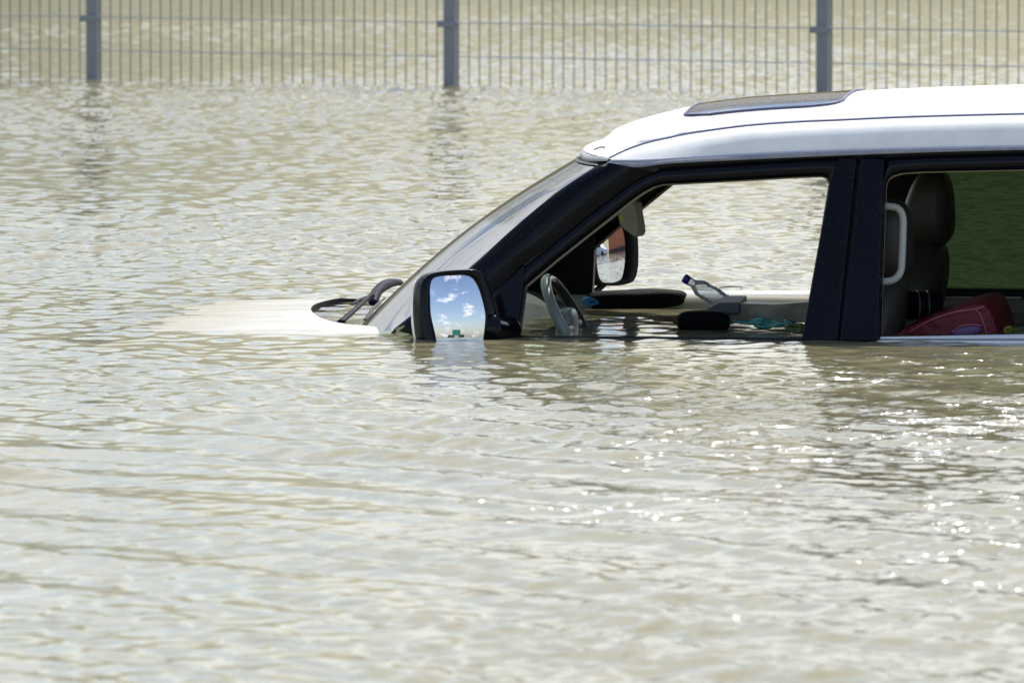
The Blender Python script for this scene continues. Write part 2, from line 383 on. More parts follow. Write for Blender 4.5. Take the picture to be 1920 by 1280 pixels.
# windscreen header trim
hy = np.linspace(0, 1, 40)
def hcurve(dx, dz, yin=0):
    return np.array([[xhead(y) + dx*(.3+.7*min(1, 3*(y-.175)/.68)), y, HEADZ(y) + dz*(.3+.7*min(1, 3*(y-.175)/.68))] for y in np.linspace(.177, .86, 40)])
Hc0 = hcurve(.0, .0); Hc1 = hcurve(-.008, -.006); Hc2 = hcurve(-.013, -.020); Hc3 = hcurve(-.013, -.030)
for far in (0, 1):
    q = [Hc0 + [.01, 0, .0], Hc1, Hc2, Hc3]; loft('header_trim', [mir(c) for c in q] if far else q, M['trim'], car)
# ---- windscreen
we_px = [(1128, 311), (1100, 303), (1020, 374), (927, 460), (879, 504), (785, 577), (737, 616)]
NW = 36
Wedge = lin([on(x, y, yy) for (x, y), yy in zip([(1122, 309), (1040, 362), (960, 430), (927, 460), (879, 504), (800, 567), (737, 618)], [.165, .135, .105, .09, .07, .04, .01])], NW)
top_c = np.array([xhead(.86) - .018, .86, HEADZ(.86)-.034])
base_c = onz(700, 590, -.02); base_c = np.array([Wedge[-1][0] - .27, .86, -.06])
def wcurve(f):          # f 0 at the pillar edge, 1 at centre; bulging in plan
    g = 1-(1-f)**2.3
    P = []
    for i in range(NW):
        t = i/(NW-1); c = top_c*(1-t) + base_c*t; c = c + np.array([-.035*math.sin(math.pi*t)*.7, 0, .035*math.sin(math.pi*t)])
        e = Wedge[i]; y = e[1] + (.86-e[1])*f
        P.append([e[0] + (c[0]-e[0])*g, y, e[2] + (c[2]-e[2])*g])
    return np.array(P)
wc = [wcurve(f) for f in np.linspace(0, 1, 22)]
ws = loft('windscreen', wc + [mir(c) for c in wc[:-1]][::-1], M['windshield'], car)
at = ws.data.attributes.new('clean', 'FLOAT', 'POINT'); at.data.foreach_set('value', [(1.35 if k % NW < 14 else .4)*[.18, .22, .5, 1.0][min(3, min(k//NW, 42-k//NW))] for k in range(len(ws.data.vertices))])
# black frit band just under the header and along pillar
loft('windscreen_seal', [np.array([wc[i][0] for i in range(22)]) + [-.002, 0, .004], np.array([wc[i][0]*.65 + wc[i][1]*.35 for i in range(22)]) + [-.003, 0, .003]], M['black'], car)
# ---- A pillars: curved bar between glass edge and door frame
ai_px = [(1240, 325), (1206, 333), (1150, 368), (1100, 407), (1040, 455), (981, 498), (940, 533), (890, 576), (845, 618)]
Ain = cr([side(*p) for p in ai_px], NW); Aout = cr([Wedge[i] for i in range(0, NW, 5)], NW)
Amid = (Ain*.5+Aout*.5) + [-.012, -.022, .012]; Am2 = (Ain*.8+Aout*.2) + [-.006, -.012, .006]; Am3 = (Ain*.22+Aout*.78) + [-.008, -.012, .014]
Ab = (Ain + Aout)/2 + [.01, .07, -.03]
for far in (0, 1):
    q = [Aout, Am3, Amid, Am2, Ain + [0, .004, 0]]; ql = [mir(c) for c in q] if far else q
    loft('front_pillar', ql, M['navy'], car, flip=True)
    q = [Ain + [.012, .02, -.012], (Ain+Aout)/2 + [.05, .085, -.05], Aout + [.01, .05, -.01]]
    q = [mir(c) for c in q] if far else q
    loft('pillar_trim', [c[:21] for c in q], M['beige'], car, flip=True)
    loft('pillar_foot_trim', [c[20:] for c in q], M['darkcabin'], car, flip=True)
# door frames (black, glossy) : bands as lofts following window outline
win_in = [(966, 634), (975, 560), (983, 537), (1040, 489), (1126, 421), (1180, 378), (1206, 360), (1225, 350), (1243, 345.5), (1300, 342.5), (1398, 337.5), (1480, 332.5), (1540, 330), (1551, 333), (1556, 343), (1529, 489), (1503, 636)]
win_out = [(955, 634), (962, 560), (970, 510), (1030, 463), (1108, 400), (1165, 357), (1188, 340), (1214, 326), (1243, 318), (1300, 313), (1398, 306), (1480, 301), (1545, 297), (1575, 296), (1571, 345), (1545, 489), (1518, 636)]
def band(name, inn, out, m, off=0, th=.03, far=0, bulge=.006, lip=True):
    a = np.array([side(x, y, off) for x, y in out]); b = np.array([side(x, y, off) for x, y in inn])
    a = lin(a, 120); b = b if len(b) == 120 else lin(b, 120)
    A = np.array([side(x, y, off) for x, y in out]); B = np.array([side(x, y, off) for x, y in inn])
    # keep correspondence point by point, densify
    def dens(P): return np.vstack([P[i]+(P[i+1]-P[i])*t for i in range(len(P)-1) for t in (0, .25, .5, .75)] + [P[-1]])
    A = dens(A); B = dens(B)
    q = [A + [0, th, 0], A, (A*.6+B*.4) + [0, -bulge, 0], B + [0, 0.004, 0], B + [0, th, 0]]
    return loft(name, [mir(c) for c in q] if far else q, m, car, flip=True)
for far in (0, 1):
    band('door_frame', win_in, win_out, M['blackgloss'], off=.002, th=.045, far=far)
    wi2 = [(x + (4 if x < 1240 else 0) - (3 if x > 1545 else 0), y + 3.0) for x, y in win_in]
    band('window_seal', wi2, win_in, M['beige'], off=.05, th=.01, far=far, bulge=0)
# B pillar covers
bp1 = [(1572, 297), (1606.5, 297.5), (1570, 640), (1502, 640), (1556, 345)]
bp2 = [(1614, 297.5), (1658, 299), (1646, 640), (1574.5, 640)]
for far in (0, 1):
    sideprism('pillar_cover', bp1, M['navy'], car, -.022, .04, .006, far)
    sideprism('pillar_cover', bp2, M['navy'], car, -.022, .04, .006, far)
    sideprism('pillar_core', [(1566, 300), (1660, 300), (1650, 640), (1512, 640)], M['black'], car, .021, .07, .003, far)
# rear door frame and rear glass
XR = 1.20
rin = [(1650, 626), (1653, 520), (1659, 352), (1663, 339), (1672, 330), (1690, 324.5), (1730, 322), (1920, 318), (2000, 317), (2010, 325), (2014, 345), (2022, 620)]
rout = [(1646, 634), (1649, 520), (1655, 352), (1657, 335), (1658, 315), (1662, 298), (1730, 294), (1920, 288), (2000, 287), (2030, 287), (2036, 345), (2044, 634)]
for far in (0, 1):
    band('rear_door_frame', rin, rout, M['blackgloss'], off=.002, th=.045, far=far)
    ri2 = [(x + (3 if x < 1700 else 0), y + (2.8 if 1664 < x < 2005 and y < 400 else 0)) for x, y in rin]
    band('window_seal', ri2, rin, M['beige'], off=.046, th=.01, far=far, bulge=0)
    g = mir([side(x, y, .03) for x, y in rin])
    if far: mesh('rear_window', g, [tuple(range(len(g)))], M['sideglass'], car, False)
    # cabin parts behind the frame: rear quarter, white body pillar and rear side glass
    sideprism('rear_quarter', [(2046, 290), (2130, 290), (2150, 640), (2046, 640)], M['white'], car, 0, .06, .004, far)
    sideprism('cargo_window', [(2131, 300), (2480, 300), (2510, 620), (2146, 620)], M['blackgloss'], car, .006, .01, .002, far)
    sideprism('rear_corner', [(2481, 292), (2605, 292), (2625, 640), (2512, 640)], M['white'], car, 0, .06, .004, far)
# header rail joining frames to gutter
for far in (0, 1):
    a = tlo; b = np.array([[p[0], KS*p[2]-.0 + .01, p[2]-.02] for p in tlo])
    idx = slice(6, NR)
    q = [tlo[idx] + [0, .004, .002], tlo[idx] + [0, .006, -.03], tlo[idx] + [0, .06, -.03], tlo[idx] + [0, .06, .0]]
    loft('cant_rail', [mir(c) for c in q] if far else q, M['black'], car, flip=True)
# tailgate
tg = [[REAR, y, z] for y, z in ((.03, -.3), (.0, 0), (.17, .60), (.86, .66), (1.55, .60), (1.72, 0), (1.69, -.3))]
prism('tailgate', tg, [np.array(p) + [-.06, 0, 0] for p in tg], M['white'], car)
# ---- lower body: doors/shoulder below the belt
xs = np.linspace(side(700, 630)[0], REAR, 80)
def belt_z(x):   # height of the white body's top edge
    return np.interp(x, [-1.1, -.6, .3, .66, 1.2, 2.5], [-.020, -.016, -.012, .004, .008, .012])
prof = [(.035, 0), (.004, .0), (-.014, -.003), (-.030, -.012), (-.05, -.040), (-.07, -.12), (-.08, -.25), (-.07, -.5), (-.03, -.8)]
for far in (0, 1):
    q = [np.stack([xs, np.full(80, y), belt_z(xs) + z], 1) for y, z in prof]
    loft('body_side', [mir(c) for c in q] if far else q, M['white'], car, flip=False)
# chrome belt strip at rear door + thin black belt seal at front door
for far in (0, 1):
    up = lin([side(1652, 630, -.004), side(1920, 625, -.004), side(2040, 623.5, -.004)], 20); lo = lin([side(1650, 636.5, -.004), side(1920, 637.5, -.004), side(2044, 637.5, -.004)], 20)
    q = [up + [0, .02, 0], up, up*.7+lo*.3+[0, -.006, 0], up*.3+lo*.7+[0, -.008, 0], lo + [0, 0, 0], lo + [0, .02, 0]]
    loft('belt_moulding', [mir(c) for c in q] if far else q, M['chrome'], car, flip=True)
    up = lin([side(940, 628, -.002), side(1505, 634, -.002)], 30); lo = up + [0, 0, -.016]
    q = [up + [0, .03, -.004], up + [0, .004, .0], up + [0, -.004, -.004], lo + [0, -.006, 0]]
    loft('belt_seal', [mir(c) for c in q] if far else q, M['black'], car, flip=True)
# far door inner top seen across the cabin: pale rounded rail and trim
fr = np.array([[x, 0, 0] for x in np.linspace(-.62, .95, 40)])
def farrail(y0, z0, r1, m, name, x1=-.80, x2=.95, sy=1.0):
    xx = np.linspace(x1, x2, 40); cs_ = []
    for a in np.linspace(0, math.pi*1.2, 10):
        cs_.append(np.stack([xx, y0 + r1*1.4*np.cos(a)*np.ones(40), z0 + np.interp(xx, [-.62, -.2, .95], [-.012, -.004, .004]) + r1*np.sin(a)], 1))
    return loft(name, cs_, m, car)
for far in (1,):
    farrail(W-.012, -.018, .034, M['white'], 'door_top_rail')
    xx = np.linspace(-.86, .98, 40)
    q = [np.stack([xx, np.full(40, y), np.full(40, z)], 1) for y, z in ((W-.055, .000), (W-.085, -.012), (W-.10, -.05), (W-.12, -.3))]
    loft('door_inner_trim', q, M['beige'], car)
    xx2 = np.linspace(.66, 2.3, 30)
    q = [np.stack([xx2, np.full(30, y), np.full(30, z)], 1) for y, z in ((W-.0, .03), (W-.035, .035), (W-.05, .02), (W-.08, -.3))]
    loft('rear_door_inner_trim', q, M['darkcabin'], car)
for x_, nm in ((.30, 'near'),):
    xx = np.linspace(-.62, .98, 30)
    q = [np.stack([xx, np.full(30, y), np.full(30, z)], 1) for y, z in ((.03, -.012), (.06, -.02), (.09, -.06), (.10, -.3))]
    loft('door_inner_trim', q, M['darkcabin'], car)
# ---- bonnet with its curved rear edge round the flooded cowl
be_px = [(742, 621), (715, 620), (680, 618), (640, 614), (608, 603.5), (590, 591), (583, 579), (590, 567), (610, 557), (640, 549), (676, 544.5), (705, 542)]
be = []
for i, (x, y) in enumerate(be_px):
    z = np.interp(i, [0, 3, 6, 11], [-.004, -.012, -.018, -.010]); be.append(onz(x, y, z))
be = cr(be, 60)
be = be[np.argsort(be[:, 1])]
# clean symmetric-ish edge as function x(y)
yy = np.linspace(-.09, W+.20, 60); bx = np.interp(yy, be[:, 1], be[:, 0]);
def bonnet_z(x, y):
    d = np.clip((-x) - 1.15, 0, 3)      # forward distance
    return -y*math.sin(ROLL) + np.interp(y, [-.12, .0, .12, .45, .9, 1.4, 1.75, 1.95], [-.05, -.004, .009, .012, .013, .015, .015, -.012]) + .020*np.clip(y-1, 0, 1)*np.exp(-d/.22) - .022*np.clip((x+1.35)/.2, 0, 1)*np.clip(1-y/.2, 0, 1) + .004 - .002*d - .022*d*d
rows = []
for k in range(40):
    f = k/39; xf = -2.35
    X = bx*(1-f) + xf*f; rows.append(np.stack([X, yy, bonnet_z(X, yy)], 1))
loft('bonnet', rows, M['wetwhite'], car)
E = rows[0]
loft('bonnet_edge', [E + [0, 0, .0005], E + [.004, 0, -.004], E + [.003, 0, -.06], E + [-.02, 0, -.08]], M['dull'], car)
# front fenders / nose skirt under water
loft('nose', [rows[-1], rows[-1] + [-.1, 0, -.15], rows[-1] + [-.12, 0, -.5]], M['white'], car)
# cowl floor under shallow water
cw = []
for k in range(8):
    f = k/7; X = (bx+.01)*(1-f) + (np.interp(yy, [0, .86, W], [-1.02, -1.25, -1.02]))*f; cw.append(np.stack([X, yy, np.full(60, -.075)], 1))
loft('cowl_panel', cw, M['black'], car)
# wipers: arm and blade each
def P3(x, y, yy_): return on(x, y, yy_)
def strap(name, pts, w, h, m, parent):
    return tube(name, pts, w, m, parent, n=6, flat=h*.5)
wa = strap('wiper_arm', [P3(638, 604, .62), P3(668, 578, .78), P3(690, 557, .92), P3(703, 544, 1.05)], [.017, .014, .010, .006], .9, M['slate'], car)
strap('wiper_blade', [P3(700, 568, 1.0), P3(704, 552, 1.08), P3(716, 538, 1.2), P3(733, 530, 1.36), P3(748, 529.5, 1.5)], [.018, .024, .026, .024, .018], 1.3, M['slate'], wa)
wb = strap('wiper_arm', [P3(660, 571, .98), P3(672, 563, 1.05), P3(690, 556, 1.12), P3(704, 552, 1.2)], [.008, .011, .011, .008], .6, M['slate'], car)
strap('wiper_blade', [P3(684, 600, .62), P3(691, 590, .68), P3(704, 574, .78), P3(722, 558, .95)], [.006, .008, .008, .006], .7, M['black'], wb)
# dash, with instrument hood
gridsurf('dashboard', lambda u, v: (-1.14 + .62*u, .10+1.52*v, -.10 + .125*math.sin(math.pi*min(1, u*1.15+.02))**.7*(1 if .02 < v < .98 else .6) + (.022*math.exp(-((v-.25)/.12)**2))*math.sin(math.pi*u)), 18, 30, M['darkcabin'], car)
# ---- door mirrors
def unit(v): v = np.array(v, float); return v/np.linalg.norm(v)
def refl_normal(px, py, P, target): return unit(unit(target) - unit(ray(px, py)))
def plane_pt(px, py, P, n): d = ray(px, py); t = ((P-CAMP)@n)/(d@n); return CAMP + d*t
def azel(az, el): az, el = math.radians(az), math.radians(el); return np.array([math.sin(az)*math.cos(el), math.cos(az)*math.cos(el), math.sin(el)])
def make_mirror(gpx, hpx, ctr, y_off, target, tpx, depth, bodymat, glassmat, skew, R_c=1.35, cap=None):
    P = toW(on(ctr[0], ctr[1], y_off)); n = refl_normal(*tpx, P, target)
    ex = unit(np.cross([0, 0, 1.], n)); ey = np.cross(n, ex)
    gl = cr([plane_pt(x, y, P, n) for x, y in gpx], 56, True); c = gl.mean(0)
    # housing as stacked rings
    hp = cr([plane_pt(x, y, P, n) for x, y in hpx], 56, True); hc = hp.mean(0)
    sk = toW([0, 0, 0])*0 + R @ np.array(skew)
    rings = []
    gi = gl - n*.012
    rings.append(gi + 0*n); rings.append(gl*1.0 + n*.001); rings.append(gl*.55+hp*.45 + n*.006); rings.append(hp*.97+gl*.03 + n*.004)
    for s, q in ((1.0, 0), (1.02, .15), (1.02, .4), (.98, .65), (.86, .86), (.6, .98), (.2, 1.03)):
        rings.append(hc + (hp-hc)*s - n*depth*q + sk*q)
    Q = np.array([[toL(p) for p in r] for r in rings]); a, b, _ = Q.shape
    V = Q.reshape(-1, 3); Fc = [(i*b+j, i*b+(j+1) % b, (i+1)*b+(j+1) % b, (i+1)*b+j) for i in range(a-1) for j in range(b)]
    ncap = len(Fc); Fc.append(tuple(range((a-1)*b, a*b)))
    fmm = [1 if (cap and (f // b) >= 6) else 0 for f in range(ncap)] + [1 if cap else 0]
    ho = mesh('mirror_housing', V, Fc, bodymat, car, mats=[bodymat, M['white']], fm=fmm)
    # convex glass
    gv = []; K = 14
    for i in range(K+1):
        for p in gl:
            q = c + (p-c)*(i/K)*.992; r = np.linalg.norm(q-c); gv.append(toL(q - n*(.004) - n*(r*r/(2*R_c)) + n*.004))
    Fg = [(i*56+j, i*56+(j+1) % 56, (i+1)*56+(j+1) % 56, (i+1)*56+j) for i in range(K) for j in range(56)]
    go = mesh('mirror_glass', gv, Fg, glassmat, ho); return ho, n, c
nm_g = [(874, 515), (888, 521), (898, 538), (905, 560), (911, 588), (912, 615), (911, 632), (907, 650), (895, 660), (850, 662), (826, 658), (820, 645), (814.6, 620), (808, 590), (806.5, 560), (806.5, 536), (812, 522), (826, 517), (850, 515.5)]
nm_h = [(892, 506), (906, 514), (915, 533), (923, 556), (929, 580), (932, 605), (930, 630), (925, 655), (905, 668), (850, 671), (812, 668), (797, 650), (790, 625), (786.5, 590), (787, 555), (790, 532), (800, 518), (815, 511), (850, 506.5)]
mh, nN, cN = make_mirror(nm_g, nm_h, (860, 590), -.17, azel(152, 7.3), (862, 590), .085, M['blackgloss'], M['mirror'], (-.03, .0, .0), R_c=1.25, cap=True)
box('indicator', on(785, 608, -.155), (.016, .05, .062), M['amber'], mh, .006)
tube('mirror_arm', [on(915, 615, -.14), on(935, 618, -.07), on(955, 620, .0)], [.05, .045, .05], M['blackgloss'], mh, n=14)
sp = [(981, 497), (985, 505), (967, 640), (905, 640), (912, 600), (925, 560)]
sideprism('mirror_sail', sp, M['blackgloss'], car, -.012, .03, .004, 0)
sideprism('mirror_sail', sp, M['black'], car, -.012, .05, .004, 1)
qp = [(760, 632), (845, 610), (900, 568), (983, 497), (990, 505), (972, 640), (770, 640)]
for far in (0, 1): sideprism('pillar_foot', qp, M['black'], car, .012, .05, .004, far)
fm_g = [(1136, 425), (1160, 420), (1171, 428), (1175, 450), (1175.5, 475), (1174, 497), (1170, 520), (1162, 527), (1150, 530), (1138, 530), (1129, 528), (1123, 519), (1119.5, 500), (1118, 480), (1119, 455), (1124, 435)]
fm_h = [(1130, 412), (1160, 408), (1185, 412), (1193, 430), (1195.5, 455), (1196, 480), (1195, 503), (1189, 524), (1177, 532), (1160, 534.5), (1138, 534), (1122, 533), (1114, 520), (1111, 490), (1111, 455), (1116, 425)]
fh, nF, cF = make_mirror(fm_g, fm_h, (1148, 480), W+.20, azel(62, -0.4), (1148, 488), .07, M['dull'], M['mirrorclean'], (-.02, .02, .0), R_c=1.9)
tube('mirror_arm', [on(1135, 530, W+.18), on(1118, 545, W+.09), on(1105, 550, W)], [.012, .012, .012], M['dull'], fh, n=12)

# ---- steering wheel
swc = on(1073, 612, .42); tilt = math.radians(28)
a1 = np.array([-math.sin(tilt), 0, math.cos(tilt)]); a2 = np.array([0, 1., 0]); ax = np.array([math.cos(tilt), 0, math.sin(tilt)])
rw = .186
sw = empty('steering_wheel'); sw.parent = car
def torus(name, a0, a1_, rr, m, big=rw, push=0):
    pts = [swc + big*(a1*math.cos(t) + a2*math.sin(t)) + ax*push for t in np.linspace(a0, a1_, 40)]
    return tube(name, pts, rr, m, sw, n=14, res=60)
torus('rim', math.radians(-175), math.radians(-12), .0185, M['wheelgrip'])
torus('rim_insert', math.radians(-14), math.radians(25), .0178, M['blackgloss'])
torus('rim', math.radians(22), math.radians(186), .0185, M['wheelblack'])  # far half of the rim in a near-black tone
pillow('hub', swc + ax*-.02, (.07, .17, .15), M['wheelgrip'], sw, 3)
for s in (-1, 1):
    tube('spoke', [swc + a2*s*.06, swc + a2*s*.17 + ax*-.005], .016, M['wheelgrip'], sw, n=8)
# column shroud beside the wheel
pillow('column_shroud', swc + np.array([-.10, -.02, -.075]), (.16, .12, .12), M['wheelgrip'], sw, 3)
# ---- seats and headrests
def seat(yc, m, dx=0, dz=0):
    s = empty('front_seat'); s.parent = car
    bxp = np.array([.75+dx, yc, -.05])
    rot = Matrix.Rotation(math.radians(14), 3, 'Y')
    pillow('seat_back', bxp + [0, 0, .05+dz], (.19, .50, .56), m, s, 3.2, rot, pinch=lambda v: v*np.array([1, 1-.35*max(0, v[2]/.26)**2, 1]))
    hr = pillow('headrest', bxp + [.065, 0, .43+dz], (.175, .27, .28), m, s, 2.9, Matrix.Rotation(math.radians(8), 3, 'Y'), pinch=lambda v: v*np.array([1+.30*(-v[2]/.14), 1, 1]))
    for q in (-1, 1): tube('headrest_post', [bxp + [.05, q*.06, .24+dz], bxp + [.06, q*.06, .34+dz]], .006, M['chrome'], hr, n=8)
    return s
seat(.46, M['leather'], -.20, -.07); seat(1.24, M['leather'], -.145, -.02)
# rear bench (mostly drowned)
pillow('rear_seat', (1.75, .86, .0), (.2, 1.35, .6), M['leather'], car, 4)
# grab handle on B pillar
tube('grab_handle', [side(1640, 386, .09), side(1668, 387, .09), side(1685, 392, .09), side(1693, 408, .09), side(1693, 440, .09), side(1691, 490, .09), side(1688, 511, .09), side(1676, 524, .09), side(1657, 528, .09), side(1630, 529, .09)], .0125, M['handle'], car, n=14, res=60)
# sun visor folded to the side
vz = [(1157, 404), (1176, 380), (1189, 378), (1192, 396), (1197, 425), (1198, 438), (1192, 446), (1183, 441), (1168, 430), (1160, 420)]
vo = [on(x, y, .62) for x, y in vz]; prism('sun_visor', vo, [p + np.array([.02, .05, 0]) for p in vo], M['beige'], car, .008)
lb = [(1160, 403), (1166, 403), (1172, 415), (1167, 416)]; lo_ = [on(x, y, .612) for x, y in lb]
prism('visor_label', lo_, [p + np.array([0, .003, 0]) for p in lo_], princ('yellow_label', (.45, .40, .03), .5), car, 0)
# ---- sunroof glass set in the roof
def sunroof():
    sr_px_n = [(1281, 220), (1330, 216.2), (1398, 209.5), (1480, 202.5), (1560, 196.5), (1578, 192.5)]
    # the near edge lies on the roof at y ~ .50; find x from the pixels, z from the crown
    def roof_z(x, y):
        P = crown(y, xhead(y)); P = blend_front(P, y); return float(np.interp(x, P[:, 0], P[:, 2]))
    V = []; nn = 40; mm = 24; cl = []
    edge = []
    for (x, y) in sr_px_n:
        yl = .52
        for _ in range(12):
            p = on(x, y, yl); zt = roof_z(p[0], yl); err = zt - p[2]       # roof above the view line: move nearer
            yl = float(np.clip(yl - err*2.5, .29, .85))
        edge.append((p[0], yl))
    global SRE; SRE = edge
    xa, xb = edge[0][0] , edge[-1][0]; yn = .5*(edge[1][1]+edge[2][1])
    for i in range(nn):
        u = i/(nn-1)
        for j in range(mm):
            v = j/(mm-1); y = yn + (W-2*yn)*v; r = .10                          # rounded corners
            yy_ = min(y-yn, W-yn-y); cut = 0 if yy_ > r else r - math.sqrt(max(0, r*r-(r-yy_)**2))
            x = (xa + cut) + (xb - xa - 2*cut)*u
            yq = y if y <= .86 else W-y
            V.append((x, y, roof_z(x, yq) + .004)); cl.append(0.0 if (yq-yn) < .085 else 1.0)
    Fc = [(i*mm+j, i*mm+j+1, (i+1)*mm+j+1, (i+1)*mm+j) for i in range(nn-1) for j in range(mm-1)]
    o = mesh('sunroof', V, Fc, M['sunroof'], car)
    at = o.data.attributes.new('clean', 'FLOAT', 'POINT'); at.data.foreach_set('value', cl)
    rim = [V[i*mm] for i in range(nn)] + [V[(nn-1)*mm+j] for j in range(1, mm)] + [V[i*mm+mm-1] for i in range(nn-2, -1, -1)] + [V[j] for j in range(mm-2, 0, -1)]
    rim = np.array(rim); q = np.vstack([rim, rim[:1]])
    tube('sunroof_seal', [tuple(p) for p in q[::2]] + [tuple(q[-1])], .0045, M['ditch'], car, n=6, res=200)
    # dark inner lining under the glass
    o2 = mesh('sunroof_blind', [(v[0], v[1], v[2]-.018) for v in V], Fc, princ('sunroof_blind_fabric', (.16, .17, .2), .8), car)
    # blank behind: roof stays beneath
    # drop the glass onto a shallow frame
sunroof()

# ================================================================== THINGS IN AND ON THE CAR
def at_local(name, label, cat, p):
    o = empty(name, loc=tuple(toW(p))); return tag(o, label, cat)
def put(o, base):   # re-express a mesh built in car-local coordinates as a world thing
    o.matrix_world = MW; return o
def localthing(o, label, cat): o.matrix_world = MW; return tag(o, label, cat)
# bottle
cap = toW(on(1283, 521, .95)); bot = toW(on(1372, 576, 1.0)); ax_ = Vector(cap-bot); L = ax_.length
bt = empty('plastic_bottle', mtx=Matrix.Translation(Vector(bot)) @ ax_.to_track_quat('Z', 'Y').to_matrix().to_4x4())
tag(bt, 'clear crumpled plastic water bottle with blue cap leaning in the flooded front cabin', 'bottle')
M['pet'] = glass('clear_bottle_plastic', (.80, .83, .86), .22, (.75, .77, .8), 90, ior=1.6)
pr = [(.001, -.02), (.028, -.018), (.033, -.01)]
for k in range(9): pr += [(.0335, .0+k*.012), (.0315, .006+k*.012)]
pr += [(.033, .108), (.0335, .118), (.030, .134), (.0225, .150), (.015, .162), (.0135, L-.026), (.0165, L-.024), (.0165, L-.021), (.0132, L-.019)]
lathe('body', pr, M['pet'], bt, 36, jitter=.075)
lathe('cap', [(.0155, L-.019), (.0165, L-.016), (.0165, L-.001), (.015, L+.002), (.002, L+.003)], M['cap'], bt)
def fl(px0, px1, pyw, y_, h, d, name, m, label, cat, e=3.0, rz=0, rx=0, ry=0, dz=0, jit=.04):
    """item floating at the water surface between two pixel columns"""
    a = wz(px0, pyw); b = wz(px1, pyw); c = (a+b)/2; w = np.linalg.norm(b-a)
    rot = Matrix.Rotation(rz, 3, 'Z') @ Matrix.Rotation(ry, 3, 'Y') @ Matrix.Rotation(rx, 3, 'X')
    o = pillow(name, (0, 0, 0), (w, d, h), m, None, e, rot, jit=jit); o.location = (c[0], c[1]+d/2, dz); return tag(o, label, cat)
fl(1100, 1288, 579, 0, .068, .16, 'black_pouch', M['foam'], 'long flat black pouch floating beside the far front door', 'pouch', 3.4, dz=.031, ry=-.03)
fl(1270, 1370, 619, 0, .075, .12, 'black_cushion', M['foam'], 'small rounded black foam cushion floating nearest the open front window', 'cushion', 3.6, dz=.028)
pl = [(1311, 606), (1320, 584), (1345, 570.5), (1385, 569), (1450, 571), (1520, 566), (1530, 604), (1420, 607)]
a = [on(x, y, .62) for x, y in pl]; b = [p + np.array([.02, .13, -.004]) for p in a]
o = prism('floating_panel', a, b, M['card'], None, .006); localthing(o, 'pale beige flat panel floating behind the small black cushion', 'panel')
a = [on(x, y, .60) for x, y in [(1313, 600), (1322, 582), (1347, 568), (1386, 567.5), (1386, 588), (1340, 590)]]
o = prism('panel_shade', a, [p + np.array([0, .2, .008]) for p in a], princ('panel_shade_grey', (.06, .065, .075), .6, bump=(40, .4, .004)), None, .005); localthing(o, 'dark grey sheet standing in for the shade on the left end of the beige panel', 'cloth')  # added dark sheet, stands in for the shade on the panel's left end
def sheet(name, px, y_, m, label, cat, thick=.006, dy=.12, wav=.004):
    a = cr([on(x, y, y_) for x, y in px], 40, True); c = a.mean(0); V = []; Fc = []
    K = 6
    for i in range(K+1):
        for p in a:
            q = c + (p-c)*i/K; q = q + np.array([0, wav*math.sin(q[0]*60+i), wav*math.sin(q[0]*90)*(1-i/K)]); V.append(q)
    Fc = [(i*40+j, i*40+(j+1) % 40, (i+1)*40+(j+1) % 40, (i+1)*40+j) for i in range(K) for j in range(40)]
    o = mesh(name, V, Fc, m); s = o.modifiers.new('s', 'SOLIDIFY'); s.thickness = thick; localthing(o, label, cat); return o
sheet('plastic_packet', [(1372, 603), (1384, 601), (1410, 599.5), (1430, 600), (1450, 603), (1485, 605), (1490, 609), (1465, 614), (1440, 613.5), (1410, 609), (1385, 607)], .42, M['teal'], 'teal striped plastic packet floating near the front pillar post', 'packet', .012)
sheet('leaf', [(1471, 614), (1480, 607), (1492, 605.5), (1508, 608), (1508, 624), (1496, 626), (1482, 622)], .20, M['leaf'], 'broad olive green leaf floating against the middle pillar', 'leaf', .003)
sheet('sodden_card', [(1222, 599), (1245, 593), (1270, 593), (1290, 597), (1285, 603), (1250, 604)], .66, M['brownleaf'], 'brown sodden scrap floating left of the small black cushion', 'scrap', .004)
sheet('cloth_scrap', [(1093, 563), (1103, 561), (1112, 564), (1124, 569), (1112, 571), (1101, 568)], 1.25, M['bluecloth'], 'bright blue scrap of cloth floating behind the steering wheel', 'cloth', .01)
o = tube('bent_twig', [on(1114, 281, .42), on(1124, 276.5, .42), on(1134, 276.5, .42), on(1135, 280, .42), on(1126, 287, .40), on(1120, 293, .38)], .0028, M['twig'], None, 6); localthing(o, 'thin bent twig lying on the front corner of the white roof', 'twig')
o = tube('long_twig', [on(1341, 541, W), on(1360, 538, W), on(1384, 537, W), on(1392, 540.5, W), on(1388, 543, W)], [.0012, .002, .0025, .0018, .0012], M['twig'], None, 6); localthing(o, 'thin dark twig lying along the top of the far front door', 'twig')
# bag
rb = empty('red_bag', mtx=MW); tag(rb, 'red fabric bag with pink piping and purple lining in the rear of the cabin', 'bag')
bgp = [(1672, 632), (1690, 620), (1718, 607), (1750, 594), (1790, 581), (1828, 571), (1846, 572.5), (1856, 584), (1864, 602), (1872, 632)]
a = cr([on(x, y, .34) for x, y in bgp], 40); a = list(a)
back = [p + np.array([.03, .26, .02]) for p in a]
body = prism('fabric_shell', a, back, M['red'], rb, .012, False); body.data.polygons.foreach_set('use_smooth', [True]*len(body.data.polygons))
tube('piping', [on(x, y, .332) for x, y in [(1705, 622), (1745, 600), (1790, 585), (1830, 579), (1846, 574)]], .0022, M['redseam'], rb, 6)
tube('piping', [on(x, y, .332) for x, y in [(1830, 580), (1838, 590), (1844, 605), (1851, 630)]], .0018, M['redseam'], rb, 6)
pillow('lining', on(1812, 621, .33), (.10, .02, .035), M['purple'], rb, 2.6, Matrix.Rotation(-.18, 3, 'Y'))
